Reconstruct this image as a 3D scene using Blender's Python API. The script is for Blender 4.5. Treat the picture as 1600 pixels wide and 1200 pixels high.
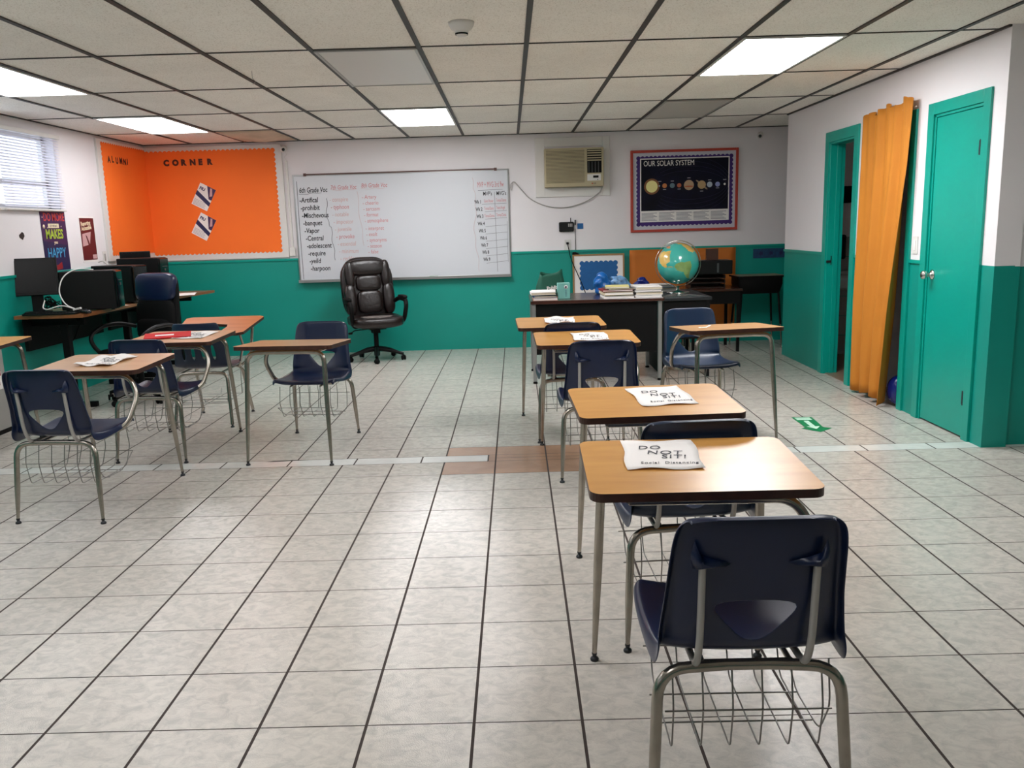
import bpy, bmesh, math, random
from mathutils import Vector, Matrix
random.seed(7)
PI = math.pi
sc = bpy.context.scene
COL = sc.collection
for o in list(bpy.data.objects): bpy.data.objects.remove(o)

# ------------------------------------------------------------------ camera, world, exposure
CAM_H = 1.402
pitch, yaw, roll, FPX = 0.18527, -0.00207, -0.03017, 1315.6
cy_, sy_ = math.cos(yaw), math.sin(yaw)
fwd = Vector((sy_*math.cos(pitch), cy_*math.cos(pitch), -math.sin(pitch)))
rgt = Vector((cy_, -sy_, 0)); upv = rgt.cross(fwd)
r2 = math.cos(roll)*rgt + math.sin(roll)*upv
u2 = -math.sin(roll)*rgt + math.cos(roll)*upv
cd = bpy.data.cameras.new('camera'); cam = bpy.data.objects.new('camera', cd); COL.objects.link(cam)
cd.sensor_width = 36; cd.sensor_fit = 'HORIZONTAL'; cd.lens = FPX/1600*36; cd.clip_start = .02; cd.clip_end = 200
cam.matrix_world = Matrix(((r2.x, u2.x, -fwd.x, 0), (r2.y, u2.y, -fwd.y, 0), (r2.z, u2.z, -fwd.z, CAM_H), (0, 0, 0, 1)))
sc.camera = cam
sc.view_settings.view_transform = 'Standard'; sc.view_settings.look = 'None'
sc.view_settings.gamma = 1; sc.view_settings.use_curve_mapping = False
sc.view_settings.exposure = 1.2
sc.cycles.max_bounces = 14; sc.cycles.diffuse_bounces = 8
w = bpy.data.worlds.new('sky'); sc.world = w; w.use_nodes = True
bg = w.node_tree.nodes['Background']; bg.inputs[0].default_value = (.72, .84, 1, 1); bg.inputs[1].default_value = 1.15
LIGHT_POWER = 9.5

# ------------------------------------------------------------------ materials
def lin(h):
    h = h.lstrip('#'); c = [int(h[i:i+2], 16)/255 for i in (0, 2, 4)]
    return tuple((x/12.92 if x <= .04045 else ((x+.055)/1.055)**2.4) for x in c)+(1,)
def mat(name, col, rough=.5, metal=0, bump=0, bscale=60, vary=0, vscale=8, spec=.5, emit=0, coat=0):
    m = bpy.data.materials.new(name); m.use_nodes = True; nt = m.node_tree; N, L = nt.nodes, nt.links
    b = N['Principled BSDF']; c = lin(col) if isinstance(col, str) else col
    b.inputs['Base Color'].default_value = c; b.inputs['Roughness'].default_value = rough
    b.inputs['Metallic'].default_value = metal; b.inputs['Specular IOR Level'].default_value = spec
    b.inputs['Coat Weight'].default_value = coat
    if emit:
        b.inputs['Emission Color'].default_value = c; b.inputs['Emission Strength'].default_value = emit
    if vary or bump:
        tc = N.new('ShaderNodeTexCoord')
    if vary:
        nz = N.new('ShaderNodeTexNoise'); nz.inputs['Scale'].default_value = vscale; nz.inputs['Detail'].default_value = 5
        L.new(tc.outputs['Object'], nz.inputs['Vector'])
        rp = N.new('ShaderNodeValToRGB'); e = rp.color_ramp.elements
        e[0].position = .3; e[1].position = .7
        e[0].color = tuple(x*(1-vary) for x in c[:3])+(1,); e[1].color = tuple(min(1, x*(1+vary*.6)) for x in c[:3])+(1,)
        L.new(nz.outputs['Fac'], rp.inputs[0]); L.new(rp.outputs[0], b.inputs['Base Color'])
    if bump:
        n2 = N.new('ShaderNodeTexNoise'); n2.inputs['Scale'].default_value = bscale; n2.inputs['Detail'].default_value = 3
        L.new(tc.outputs['Object'], n2.inputs['Vector'])
        bp = N.new('ShaderNodeBump'); bp.inputs['Strength'].default_value = bump; bp.inputs['Distance'].default_value = .01
        L.new(n2.outputs['Fac'], bp.inputs['Height']); L.new(bp.outputs[0], b.inputs['Normal'])
    return m
def tile_mat(name, col, col2, rough, vscale, island=.06, bump=.05, bscale=90, stretch=(1, 1, 1), speck=None):
    m = bpy.data.materials.new(name); m.use_nodes = True; nt = m.node_tree; N, L = nt.nodes, nt.links
    b = N['Principled BSDF']; b.inputs['Roughness'].default_value = rough; b.inputs['Specular IOR Level'].default_value = .42
    tc = N.new('ShaderNodeTexCoord'); mp = N.new('ShaderNodeMapping'); mp.inputs['Scale'].default_value = stretch
    mp.inputs['Rotation'].default_value = (0, 0, .6)
    L.new(tc.outputs['Object'], mp.inputs['Vector'])
    nz = N.new('ShaderNodeTexNoise'); nz.inputs['Scale'].default_value = vscale; nz.inputs['Detail'].default_value = 8; nz.inputs['Roughness'].default_value = .65
    nz.inputs['Distortion'].default_value = .8
    L.new(mp.outputs[0], nz.inputs['Vector'])
    rp = N.new('ShaderNodeValToRGB'); e = rp.color_ramp.elements; e[0].position = .36; e[1].position = .6
    e[0].color = lin(col2); e[1].color = lin(col); L.new(nz.outputs['Fac'], rp.inputs[0])
    g = N.new('ShaderNodeNewGeometry'); mr = N.new('ShaderNodeMapRange')
    mr.inputs['To Min'].default_value = 1-island; mr.inputs['To Max'].default_value = 1
    L.new(g.outputs['Random Per Island'], mr.inputs['Value'])
    mx = N.new('ShaderNodeVectorMath'); mx.operation = 'SCALE'
    L.new(rp.outputs[0], mx.inputs[0]); L.new(mr.outputs[0], mx.inputs['Scale'])
    out = mx.outputs[0]
    if speck:
        n3 = N.new('ShaderNodeTexNoise'); n3.inputs['Scale'].default_value = speck; n3.inputs['Detail'].default_value = 2
        L.new(tc.outputs['Object'], n3.inputs['Vector'])
        r3 = N.new('ShaderNodeValToRGB'); e = r3.color_ramp.elements; e[0].position = .36; e[1].position = .44
        e[0].color = (.78, .76, .73, 1); e[1].color = (1, 1, 1, 1); L.new(n3.outputs['Fac'], r3.inputs[0])
        mm = N.new('ShaderNodeVectorMath'); mm.operation = 'MULTIPLY'
        L.new(out, mm.inputs[0]); L.new(r3.outputs[0], mm.inputs[1]); out = mm.outputs[0]
    L.new(out, b.inputs['Base Color'])
    if bump:
        n2 = N.new('ShaderNodeTexNoise'); n2.inputs['Scale'].default_value = bscale; n2.inputs['Detail'].default_value = 2
        L.new(tc.outputs['Object'], n2.inputs['Vector'])
        bp = N.new('ShaderNodeBump'); bp.inputs['Strength'].default_value = bump; bp.inputs['Distance'].default_value = .01
        L.new(n2.outputs['Fac'], bp.inputs['Height']); L.new(bp.outputs[0], b.inputs['Normal'])
    return m
def wood_mat(name, c1, c2, rough=.3, scale=3, stretch=(1, 9, 9), coat=.2):
    m = bpy.data.materials.new(name); m.use_nodes = True; nt = m.node_tree; N, L = nt.nodes, nt.links
    b = N['Principled BSDF']; b.inputs['Roughness'].default_value = rough; b.inputs['Coat Weight'].default_value = coat
    b.inputs['Coat Roughness'].default_value = .2
    tc = N.new('ShaderNodeTexCoord'); mp = N.new('ShaderNodeMapping'); mp.inputs['Scale'].default_value = stretch
    L.new(tc.outputs['Object'], mp.inputs[0])
    nz = N.new('ShaderNodeTexNoise'); nz.inputs['Scale'].default_value = scale; nz.inputs['Detail'].default_value = 8; nz.inputs['Distortion'].default_value = .6
    L.new(mp.outputs[0], nz.inputs['Vector'])
    rp = N.new('ShaderNodeValToRGB'); e = rp.color_ramp.elements; e[0].position = .3; e[1].position = .68
    e[0].color = lin(c2); e[1].color = lin(c1); L.new(nz.outputs['Fac'], rp.inputs[0]); L.new(rp.outputs[0], b.inputs['Base Color'])
    return m
M = {}
M['white_wall'] = mat('white_wall_paint', '#E6E2E4', .6, bump=.05, bscale=25, vary=.03, vscale=1.5)
M['green_wall'] = mat('green_wall_paint', '#008E80', .42, bump=.05, bscale=25, vary=.05, vscale=2)
M['green_trim'] = mat('green_gloss_paint', '#009A89', .3, vary=.04, vscale=4)
M['ceiling'] = tile_mat('ceiling_tile_face', '#F8F4EC', '#F0ECE4', .9, 1.2, .07, 0, speck=140)
M['grid'] = mat('ceiling_grid_metal', '#322E2C', .55, .1, vary=.3, vscale=3)
M['floor_tile'] = tile_mat('glazed_floor_tile', '#CFC9C0', '#B9B5AE', .085, 20, .05, .14, 260, (1, 1.3, 1))
M['floor_tan'] = tile_mat('tan_floor_tile', '#B08E74', '#A4826A', .2, 4, .05, .03)
M['floor_strip'] = tile_mat('border_floor_tile', '#DCDEDA', '#CFD2CE', .15, 5, .03, .02)
M['floor_brown'] = tile_mat('brown_floor_tile', '#8A7460', '#7E6A58', .3, 5, .03, .02)
M['grout'] = mat('dark_grout', '#3A302C', .9)
M['laminate'] = wood_mat('oak_laminate', '#D09A52', '#BF8742', .36, 2.2, (1, 6, 6), .15)
M['laminate2'] = wood_mat('worn_oak_laminate', '#C3986A', '#B4875A', .35, 2.2, (1, 6, 6), .2)
M['orange_wood'] = wood_mat('reddish_wood_laminate', '#C88453', '#AE6A3E', .35, 2.2, (1, 6, 6), .2)
M['edge'] = mat('dark_edge_band', '#3A1D14', .4, vary=.4, vscale=30)
M['chrome'] = mat('worn_chrome', '#A39C92', .22, .9, vary=.15, vscale=20)
M['wire'] = mat('wire_chrome', '#8E8B88', .3, .85)
M['navy'] = mat('navy_plastic', '#07193C', .33, 0, bump=.05, bscale=350)
M['navy2'] = mat('navy_slate_plastic', '#10243F', .34, 0, bump=.06, bscale=350)
M['blackp'] = mat('black_plastic', '#070808', .45, spec=.3)
M['black'] = mat('black_matte', '#040404', .65, spec=.2)
M['blackgloss'] = mat('black_gloss', '#0A0A0B', .15)
M['screen'] = mat('dark_screen', '#060506', .3, spec=.3)
M['leather'] = mat('dark_brown_leather', '#180E0C', .33, bump=.25, bscale=28, vary=.4, vscale=6)
M['worn'] = mat('worn_leather_backing', '#6E6662', .8, bump=.3, bscale=60, vary=.3, vscale=20)
M['darkmetal'] = mat('dark_grey_metal', '#35373A', .35, .6)
M['grey'] = mat('grey_plastic', '#4A4B4C', .5)
M['lightgrey'] = mat('light_grey_metal', '#A9A6A2', .4, .3)
M['alu'] = mat('aluminium', '#A5A6A5', .35, .8)
M['silver'] = mat('polished_silver', '#C9C7C2', .15, 1)
M['white'] = mat('white_plastic', '#DAD8D4', .4)
M['paper'] = mat('white_paper', '#EDE9E6', .8, bump=.1, bscale=20)
M['paper2'] = mat('cream_page_edges', '#CFC4AE', .8, bump=.3, bscale=120)
M['yellowpaper'] = mat('yellow_paper', '#D8CF88', .8)
M['pinkpaper'] = mat('pink_book_cover', '#D2A491', .6)
M['whiteboard'] = mat('whiteboard_enamel', '#D0D3D8', .22)
M['orange'] = mat('orange_butcher_paper', '#FF7420', .75, bump=.5, bscale=3, vary=.06, vscale=2)
M['orange2'] = mat('dull_orange_paper', '#C06D22', .75, bump=.4, bscale=4, vary=.06, vscale=2)
M['brownink'] = mat('dark_brown_letters', '#4A1D10', .7)
M['ink'] = mat('black_marker', '#1C1C22', .6)
M['bluegreyink'] = mat('grey_marker', '#66666C', .6)
M['redink'] = mat('red_marker', '#C4757A', .6)
M['fadedink'] = mat('faded_red_marker', '#CBA3A0', .6)
M['pencil'] = mat('dark_pen', '#3C3E46', .7)
M['navyprint'] = mat('navy_print', '#1E2050', .5)
M['darkspace'] = mat('dark_space_print', '#0B0A22', .6, vary=.6, vscale=4, spec=.2)
M['purple'] = mat('purple_scalloped_border', '#3B1A6E', .6)
M['redframe'] = mat('red_wood_frame', '#B23A28', .5)
M['boardgrey'] = mat('pale_blue_board', '#C6C7D2', .7)
M['blue'] = mat('blue_paper', '#0D5A98', .6, vary=.08, vscale=20)
M['darkblue'] = mat('dark_blue_strip', '#123E63', .6, vary=.35, vscale=30)
M['tanwood'] = mat('tan_wood_frame', '#9A7347', .5)
M['bagblue'] = mat('bright_blue_gift_bag', '#1668B8', .3, bump=.8, bscale=12, vary=.2, vscale=12)
M['bagprint'] = mat('blue_white_tissue', '#6F9CC8', .4, bump=.8, bscale=15, vary=.7, vscale=22)
M['bagnavy'] = mat('navy_foil_bag', '#12206E', .25, bump=.8, bscale=12)
M['baggreen'] = mat('dark_green_tote', '#04503E', .7, bump=.3, bscale=10)
M['teal'] = mat('teal_carton', '#7FC0B8', .5, vary=.15, vscale=10)
M['darkwood'] = wood_mat('dark_walnut_top', '#43231A', '#331912', .25, 2, (1, 6, 6), .4)
M['pctable'] = wood_mat('brown_cherry_laminate', '#9A6038', '#82502D', .3, 2, (6, 1, 6), .3)
M['ac'] = mat('aged_cream_plastic', '#B4A888', .5, vary=.1, vscale=3)
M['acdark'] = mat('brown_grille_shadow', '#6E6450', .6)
M['curtain'] = mat('yellow_orange_fabric', '#BF781E', .8, bump=.15, bscale=200, vary=.05, vscale=6)
M['red'] = mat('red_folder', '#C30D12', .7, spec=.2)
M['decalgreen'] = mat('green_floor_decal', '#0C7A48', .4)
M['decalwhite'] = mat('pale_decal_print', '#BFE0CC', .4)
M['unlit'] = mat('unlit_acrylic_diffuser', '#C9C5BB', .3)
M['tilewhite'] = mat('bathroom_wall_tile', '#A5A5A2', .3)
M['porcelain'] = mat('porcelain', '#C8C8C8', .15)
M['ocean'] = mat('globe_ocean', '#3FAEA2', .2, coat=.6)
M['land1'] = mat('globe_yellow_land', '#D9B662', .25, vary=.35, vscale=9, coat=.6)
M['land2'] = mat('globe_green_land', '#8DB068', .25, vary=.35, vscale=9, coat=.6)
M['land3'] = mat('globe_orange_land', '#D98A62', .25, vary=.3, vscale=9, coat=.6)
M['rust'] = mat('stained_ceiling_tile', '#CDB39C', .9, vary=.2, vscale=4)
for n, c in dict(sun='#F1E79A', mars='#B55A35', venus='#C7783F', earth='#5B7480', jup='#B89A78', sat='#B09468', ura='#AEB8C4', nep='#8E97C8', ring='#8C7A60', orbit='#34305A', glow='#7A4A22', txt='#9A98A0', lime='#A8C23A', cyan='#3C9CC8', salmon='#C8443C', cream='#E8D9B8', maroon='#5E141B', pinkish='#C9A0A0', violet='#3A1A4C', navyp='#171A48', brick='#8B1A20', sky='#6F86B8').items():
    M[n] = mat('print_'+n, c, .5)
def glass():
    m = bpy.data.materials.new('window_glass'); m.use_nodes = True; N, L = m.node_tree.nodes, m.node_tree.links
    N.remove(N['Principled BSDF']); t = N.new('ShaderNodeBsdfTransparent'); g = N.new('ShaderNodeBsdfGlossy'); g.inputs['Roughness'].default_value = .02
    mx = N.new('ShaderNodeMixShader'); mx.inputs[0].default_value = .07
    L.new(t.outputs[0], mx.inputs[1]); L.new(g.outputs[0], mx.inputs[2]); L.new(mx.outputs[0], N['Material Output'].inputs[0]); return m
M['glass'] = glass()
def blind():
    m = bpy.data.materials.new('blind_slat_vinyl'); m.use_nodes = True; N, L = m.node_tree.nodes, m.node_tree.links
    b = N['Principled BSDF']; b.inputs['Base Color'].default_value = lin('#D8D6DE'); b.inputs['Roughness'].default_value = .5
    t = N.new('ShaderNodeBsdfTranslucent'); t.inputs[0].default_value = lin('#C8C8E4')
    mx = N.new('ShaderNodeMixShader'); mx.inputs[0].default_value = .12
    L.new(b.outputs[0], mx.inputs[1]); L.new(t.outputs[0], mx.inputs[2]); L.new(mx.outputs[0], N['Material Output'].inputs[0]); return m
M['blind'] = blind()
def lit_mat(k):
    m = mat('lit_acrylic_diffuser', '#FFFFFF', .4); b = m.node_tree.nodes['Principled BSDF']
    b.inputs['Emission Color'].default_value = (.985, .98, 1, 1); b.inputs['Emission Strength'].default_value = LIGHT_POWER*k; return m

# ------------------------------------------------------------------ mesh helpers
class MB:
    def __init__(s): s.v = []; s.f = []; s.m = []; s.sm = []
    def add(s, vs, fs, mi=0, smooth=False, T=None):
        b = len(s.v)
        s.v += [tuple(T @ Vector(p)) if T is not None else tuple(p) for p in vs]
        for f in fs: s.f.append([b+i for i in f]); s.m.append(mi); s.sm.append(smooth)
        return s
    def box(s, x0, x1, y0, y1, z0, z1, mi=0, T=None):
        vs = [(x, y, z) for z in (z0, z1) for y in (y0, y1) for x in (x0, x1)]
        return s.add(vs, [(0, 2, 3, 1), (4, 5, 7, 6), (0, 1, 5, 4), (1, 3, 7, 5), (3, 2, 6, 7), (2, 0, 4, 6)], mi, False, T)
    def prism(s, poly, z0, z1, mi=0, side=None, T=None):
        n = len(poly); vs = [(x, y, z0) for x, y in poly]+[(x, y, z1) for x, y in poly]
        s.add(vs, [tuple(range(n-1, -1, -1)), tuple(range(n, 2*n))], mi, False, T)
        return s.add(vs, [(i, (i+1) % n, n+(i+1) % n, n+i) for i in range(n)], mi if side is None else side, False, T)
    def tube(s, pts, r, n=10, mi=0, caps=True, T=None):
        pts = [Vector(p) for p in pts]; k = len(pts)
        rr = r if isinstance(r, (list, tuple)) else [r]*k
        tang = []
        for i in range(k):
            a = pts[max(i-1, 0)]; b = pts[min(i+1, k-1)]; tang.append((b-a).normalized())
        nrm = tang[0].orthogonal().normalized(); vs = []; fs = []
        for i in range(k):
            t = tang[i]; nrm = (nrm-t*nrm.dot(t))
            nrm = nrm.normalized() if nrm.length > 1e-6 else t.orthogonal().normalized()
            bn = t.cross(nrm)
            for j in range(n):
                a = 2*PI*j/n; vs.append(pts[i]+(nrm*math.cos(a)+bn*math.sin(a))*rr[i])
        for i in range(k-1):
            for j in range(n): fs.append((i*n+j, i*n+(j+1) % n, (i+1)*n+(j+1) % n, (i+1)*n+j))
        s.add(vs, fs, mi, True, T)
        if caps: s.add(vs, [tuple(range(n-1, -1, -1)), tuple(range((k-1)*n, k*n))], mi, False, T)
        return s
    def lathe(s, prof, n=20, mi=0, T=None):
        vs = []; fs = []; k = len(prof)
        for r, z in prof:
            for j in range(n): a = 2*PI*j/n; vs.append((max(r, 1e-4)*math.cos(a), max(r, 1e-4)*math.sin(a), z))
        for i in range(k-1):
            for j in range(n): fs.append((i*n+j, i*n+(j+1) % n, (i+1)*n+(j+1) % n, (i+1)*n+j))
        return s.add(vs, fs, mi, True, T)
    def grid(s, rows, mi=0, smooth=True, skip=None, T=None, close=False):
        k = len(rows); n = len(rows[0]); vs = [p for r in rows for p in r]; fs = []
        for i in range(k-1):
            for j in range(n if close else n-1):
                if skip and skip(i, j): continue
                j2 = (j+1) % n
                fs.append((i*n+j, i*n+j2, (i+1)*n+j2, (i+1)*n+j))
        return s.add(vs, fs, mi, smooth, T)
    def pillow(s, c, r, e=.35, nu=24, nv=14, mi=0, T=None, f=None):
        def sp(x, p): return math.copysign(abs(x)**p, x)
        rows = []
        for i in range(nv+1):
            ph = -PI/2+PI*i/nv; row = []
            for j in range(nu):
                th = 2*PI*j/nu
                p = Vector((c[0]+r[0]*sp(math.cos(ph), e)*sp(math.cos(th), e), c[1]+r[1]*sp(math.cos(ph), e)*sp(math.sin(th), e), c[2]+r[2]*sp(math.sin(ph), e)))
                row.append(f(p) if f else p)
            rows.append(row)
        return s.grid(rows, mi, True, None, T, True)
    def build(s, name, mats, parent=None, loc=(0, 0, 0), rz=0, bevel=0, solid=0, sub=0, weld=False, rot=None):
        me = bpy.data.meshes.new(name); me.from_pydata(s.v, [], s.f); me.update()
        if not isinstance(mats, (list, tuple)): mats = [mats]
        for m in mats: me.materials.append(M[m] if isinstance(m, str) else m)
        me.polygons.foreach_set('material_index', s.m); me.polygons.foreach_set('use_smooth', s.sm)
        bm = bmesh.new(); bm.from_mesh(me)
        if weld: bmesh.ops.remove_doubles(bm, verts=bm.verts, dist=1e-5)
        bmesh.ops.recalc_face_normals(bm, faces=bm.faces)
        bm.to_mesh(me); bm.free()
        o = bpy.data.objects.new(name, me); COL.objects.link(o); o.location = loc
        o.rotation_euler = rot if rot else (0, 0, rz)
        if parent: o.parent = parent
        if solid: md = o.modifiers.new('s', 'SOLIDIFY'); md.thickness = solid; md.offset = 0
        if sub: md = o.modifiers.new('u', 'SUBSURF'); md.levels = sub; md.render_levels = sub
        if bevel: md = o.modifiers.new('b', 'BEVEL'); md.width = bevel; md.segments = 2; md.limit_method = 'ANGLE'
        return o
def thing(name, label, cat, loc=(0, 0, 0), rz=0, group=None):
    o = bpy.data.objects.new(name, None); COL.objects.link(o); o.location = loc; o.rotation_euler = (0, 0, rz)
    o.empty_display_size = .1; return tag(o, label, cat, group)
def tag(o, label, cat, group=None):
    o['label'] = label; o['category'] = cat
    if group: o['group'] = group
    return o
def struct(o): o['kind'] = 'structure'; return o
def fillet(pts, r, n=6):
    pts = [Vector(p) for p in pts]; out = [pts[0]]
    for i in range(1, len(pts)-1):
        a, b, c = pts[i-1], pts[i], pts[i+1]; d1 = (a-b); d2 = (c-b)
        rr = r[i-1] if isinstance(r, (list, tuple)) else r
        rr = min(rr, d1.length*.49, d2.length*.49); p = b+d1.normalized()*rr; q = b+d2.normalized()*rr
        for k in range(n+1):
            t = k/n; out.append((1-t)**2*p+2*t*(1-t)*b+t*t*q)
    out.append(pts[-1]); return out
def rrect(x0, x1, y0, y1, r, n=5):
    out = []
    for cx, cy, a0 in ((x1-r, y1-r, 0), (x0+r, y1-r, 90), (x0+r, y0+r, 180), (x1-r, y0+r, 270)):
        for k in range(n+1):
            a = math.radians(a0+90*k/n); out.append((cx+r*math.cos(a), cy+r*math.sin(a)))
    return out
def scallop(x0, x1, y0, y1, pitch_=.05, amp=.014, sides='tblr'):
    out = []
    def edge(ax, ay, bx, by, nx, ny, on):
        L_ = math.hypot(bx-ax, by-ay); n = max(2, round(L_/pitch_)); st = n*6
        for k in range(st):
            t = k/st; d = abs(math.sin(t*n*PI))*amp-amp if on else 0
            out.append((ax+(bx-ax)*t+nx*d, ay+(by-ay)*t+ny*d))
    edge(x0, y0, x1, y0, 0, -1, 'b' in sides); edge(x1, y0, x1, y1, 1, 0, 'r' in sides)
    edge(x1, y1, x0, y1, 0, 1, 't' in sides); edge(x0, y1, x0, y0, -1, 0, 'l' in sides)
    return out
def glyphs(b, body, size, T, mi=0, align='LEFT', shear=0, bold=0, sx=1, space=1, line=1):
    c = bpy.data.curves.new('t', 'FONT'); c.body = body; c.size = size; c.align_x = align; c.shear = shear; c.extrude = .0004
    c.offset = bold; c.space_character = space; c.space_line = line; c.resolution_u = 3
    o = bpy.data.objects.new('t', c); COL.objects.link(o); bpy.context.view_layer.update()
    me = bpy.data.meshes.new_from_object(o.evaluated_get(bpy.context.evaluated_depsgraph_get()))
    b.add([v.co for v in me.vertices], [tuple(p.vertices) for p in me.polygons], mi, False, T @ Matrix.Diagonal((sx, 1, 1, 1)))
    bpy.data.objects.remove(o); bpy.data.meshes.remove(me)
def text(body, size, material, parent, T, name='lettering', **kw):
    b = MB(); glyphs(b, body, size, T, **kw); return b.build(name, [material], parent)
RB = Matrix.Rotation(PI/2, 4, 'X')                       # upright, facing -y
RL = Matrix.Rotation(PI/2, 4, 'Z') @ RB                  # upright, facing +x
def TR(x, y, z): return Matrix.Translation((x, y, z))

# ------------------------------------------------------------------ dimensions of the room
XL, XR, YB, HC = -4.09, 2.815, 9.8, 2.4175
YF, XE, ZG = 4.93, 5.2, 1.10
YK = -3.0

# floor: grout bed and individual tile faces
def floor():
    ts = .311; fx = -.158; rot = Matrix.Rotation(-.0069, 4, 'Z')
    mb = MB(); mb.box(XL-.2, XE+.3, YK-.2, YB+.3, -.1, -.0015, 0)
    gx, gy = .0045, .0022
    def q(x0, x1, y0, y1, mi):
        x0, x1, y0, y1 = x0+gx, x1-gx, y0+gy, y1-gy
        mb.add([(x0, y0, 0), (x1, y0, 0), (x1, y1, 0), (x0, y1, 0)], [(0, 1, 2, 3)], mi, False, rot)
    rows = [(2.203+ts*j, 2.203+ts*(j+1)) for j in range(-18, 8)]+[(4.691, 4.952)]+[(5.092, 5.29)]+[(5.29+ts*j, 5.29+ts*(j+1)) for j in range(16)]
    for (a, b) in rows:
        for i in range(-14, 19):
            x0 = fx+ts*i
            tan = (a, b) in ((4.691, 4.952), (5.092, 5.29)) and -1 <= i <= 1
            q(x0, x0+ts, a, b, 2 if tan else 1)
    q(-.205, fx, 4.952, 5.092, 2); q(fx, fx+ts, 4.952, 5.022, 2); q(fx, fx+ts, 5.022, 5.092, 2); q(fx+ts, fx+2*ts, 4.952, 5.022, 2); q(fx+ts, fx+2*ts, 5.022, 5.092, 2)
    x = -.205
    while x > XL-.2: q(x-.41, x, 4.952, 5.092, 3); x -= .41
    x = fx+2*ts
    while x < XE: q(x, x+.41, 4.952, 5.092, 3); x += .41
    struct(mb.build('floor', ['grout', 'floor_tile', 'floor_tan', 'floor_strip']))
floor()
# ceiling slab, tile faces and metal grid
def ceiling():
    mb = MB(); mb.box(XL-.2, XE+.3, YK-.2, YB+.3, HC+.004, HC+.1, 0)
    g = MB(); cols = range(-7, 9); rws = range(-6, 6)
    for i in cols:
        for j in rws:
            x0, y0 = .129+.61*i, 3.818+1.22*j
            sag = .0
            mb.add([(x0, y0, HC), (x0+.61, y0, HC), (x0+.61, y0+1.22, HC), (x0, y0+1.22, HC)], [(0, 3, 2, 1)], 0)
    struct(mb.build('ceiling', ['ceiling']))
    for i in cols: x = .129+.61*i; g.box(x-.014, x+.014, YK, YB, HC-.008, HC-.0005)
    for j in rws: y = 3.818+1.22*j; g.box(XL, XE, y-.008, y+.008, HC-.005, HC-.0008)
    struct(g.build('ceiling_grid', ['grid']))
    e = MB(); e.box(XL, XL+.02, YK, YB, HC-.008, HC-.0004); e.box(XL, 4.5, YB-.018, YB, HC-.008, HC-.0004)
    e.box(XR-.018, XR, YF, 8.72, HC-.012, HC-.0004)
    struct(e.build('trim_1', ['grid']))
ceiling()
# walls
def wallbox(mb, x0, x1, y0, y1, z0=0, z1=None, zg=ZG):
    z1 = HC+.004 if z1 is None else z1
    if z0 < zg: mb.box(x0, x1, y0, y1, z0, min(zg, z1), 1)
    if z1 > zg: mb.box(x0, x1, y0, y1, max(zg, z0), z1, 0)
WM = ['white_wall', 'green_wall']
b = MB(); wallbox(b, XL-.15, 4.6, YB, YB+.15, 0, None, 1.108); struct(b.build('wall_back', WM))
WINS = [(6.1, 7.88), (2.6, 4.4), (-1.2, .6)]  # the two nearer windows are unseen, added to bring in daylight
b = MB(); z0w, z1w = 1.67, 2.31
ys = [YK-.15]+[v for wv in sorted(WINS) for v in wv]+[YB+.15]
for k in range(0, len(ys), 2): wallbox(b, XL-.15, XL, ys[k], ys[k+1], 0, None, 1.125)
for (a, c) in WINS: wallbox(b, XL-.15, XL, a, c, 0, z0w, 1.125); b.box(XL-.15, XL, a, c, z1w, HC+.004, 0)
struct(b.build('wall_left', WM))
b = MB(); D1, D2, D3 = (7.02, 7.56), (6.04, 6.76), (5.14, 5.73); ZD = 2.035
for a, c in ((YF, D3[0]), (D3[1], D2[0]), (D2[1], D1[0]), (D1[1], 8.72)): wallbox(b, XR, XR+.12, a, c, 0, None, 1.09)
for a, c in (D1, D2, D3): b.box(XR, XR+.12, a, c, ZD, HC+.004, 0)
struct(b.build('wall_right', WM))
b = MB(); wallbox(b, XR+.12, 2.965, YF, YF+.12, 0, None, 1.085); wallbox(b, 2.965, XE+.15, YF+.05, YF+.17, 0, None, 1.08); struct(b.build('wall_partition', WM))
b = MB(); wallbox(b, XR+.12, 4.6, 8.6, 8.72); wallbox(b, 4.5, 4.62, 8.72, YB); struct(b.build('wall_alcove', WM))
b = MB(); wallbox(b, XE, XE+.15, YK, YF+.05); struct(b.build('wall_east', WM))
b = MB(); wallbox(b, XL, XE, YK-.15, YK); struct(b.build('wall_rear', WM))
# small rooms behind the openings
b = MB(); b.box(XR+.12, 4.4, 6.86, 6.94, 0, HC, 0); b.box(4.4, 4.48, 5.0, 8.6, 0, HC, 0); b.box(XR+.12, 4.4, 5.86, 5.93, 0, HC, 0)
struct(b.build('wall_inner', ['white_wall']))
b = MB(); th = .2
for i in range(8):
    for j in range(6):
        x = XR+.125+i*th; z = j*th
        b.box(x+.003, x+th-.003, 8.592, 8.6, z+.003, z+th-.003, 0)
struct(b.build('wall_bathroom_tiles', ['tilewhite']))
b = MB(); b.box(XR+.02, 4.4, 6.94, 8.59, 0, .006, 0); struct(b.build('floor_bathroom', ['floor_brown']))
# chair rails and baseboard line
b = MB()
b.box(XL, 4.5, YB-.014, YB, 1.088, 1.112); struct(b.build('trim_2', ['green_trim']))
b = MB(); b.box(XL, XL+.012, YK, YB, 1.105, 1.127); struct(b.build('trim_3', ['green_trim']))
b = MB()
for a, c in ((YF, 4.98), (D3[1]+.07, D2[0]-.07), (D2[1]+.07, D1[0]-.08), (D1[1]+.08, 8.72)):
    if c > a+.06: b.box(XR-.012, XR, a, c, 1.066, 1.09)
struct(b.build('trim_4', ['green_trim']))

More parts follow.
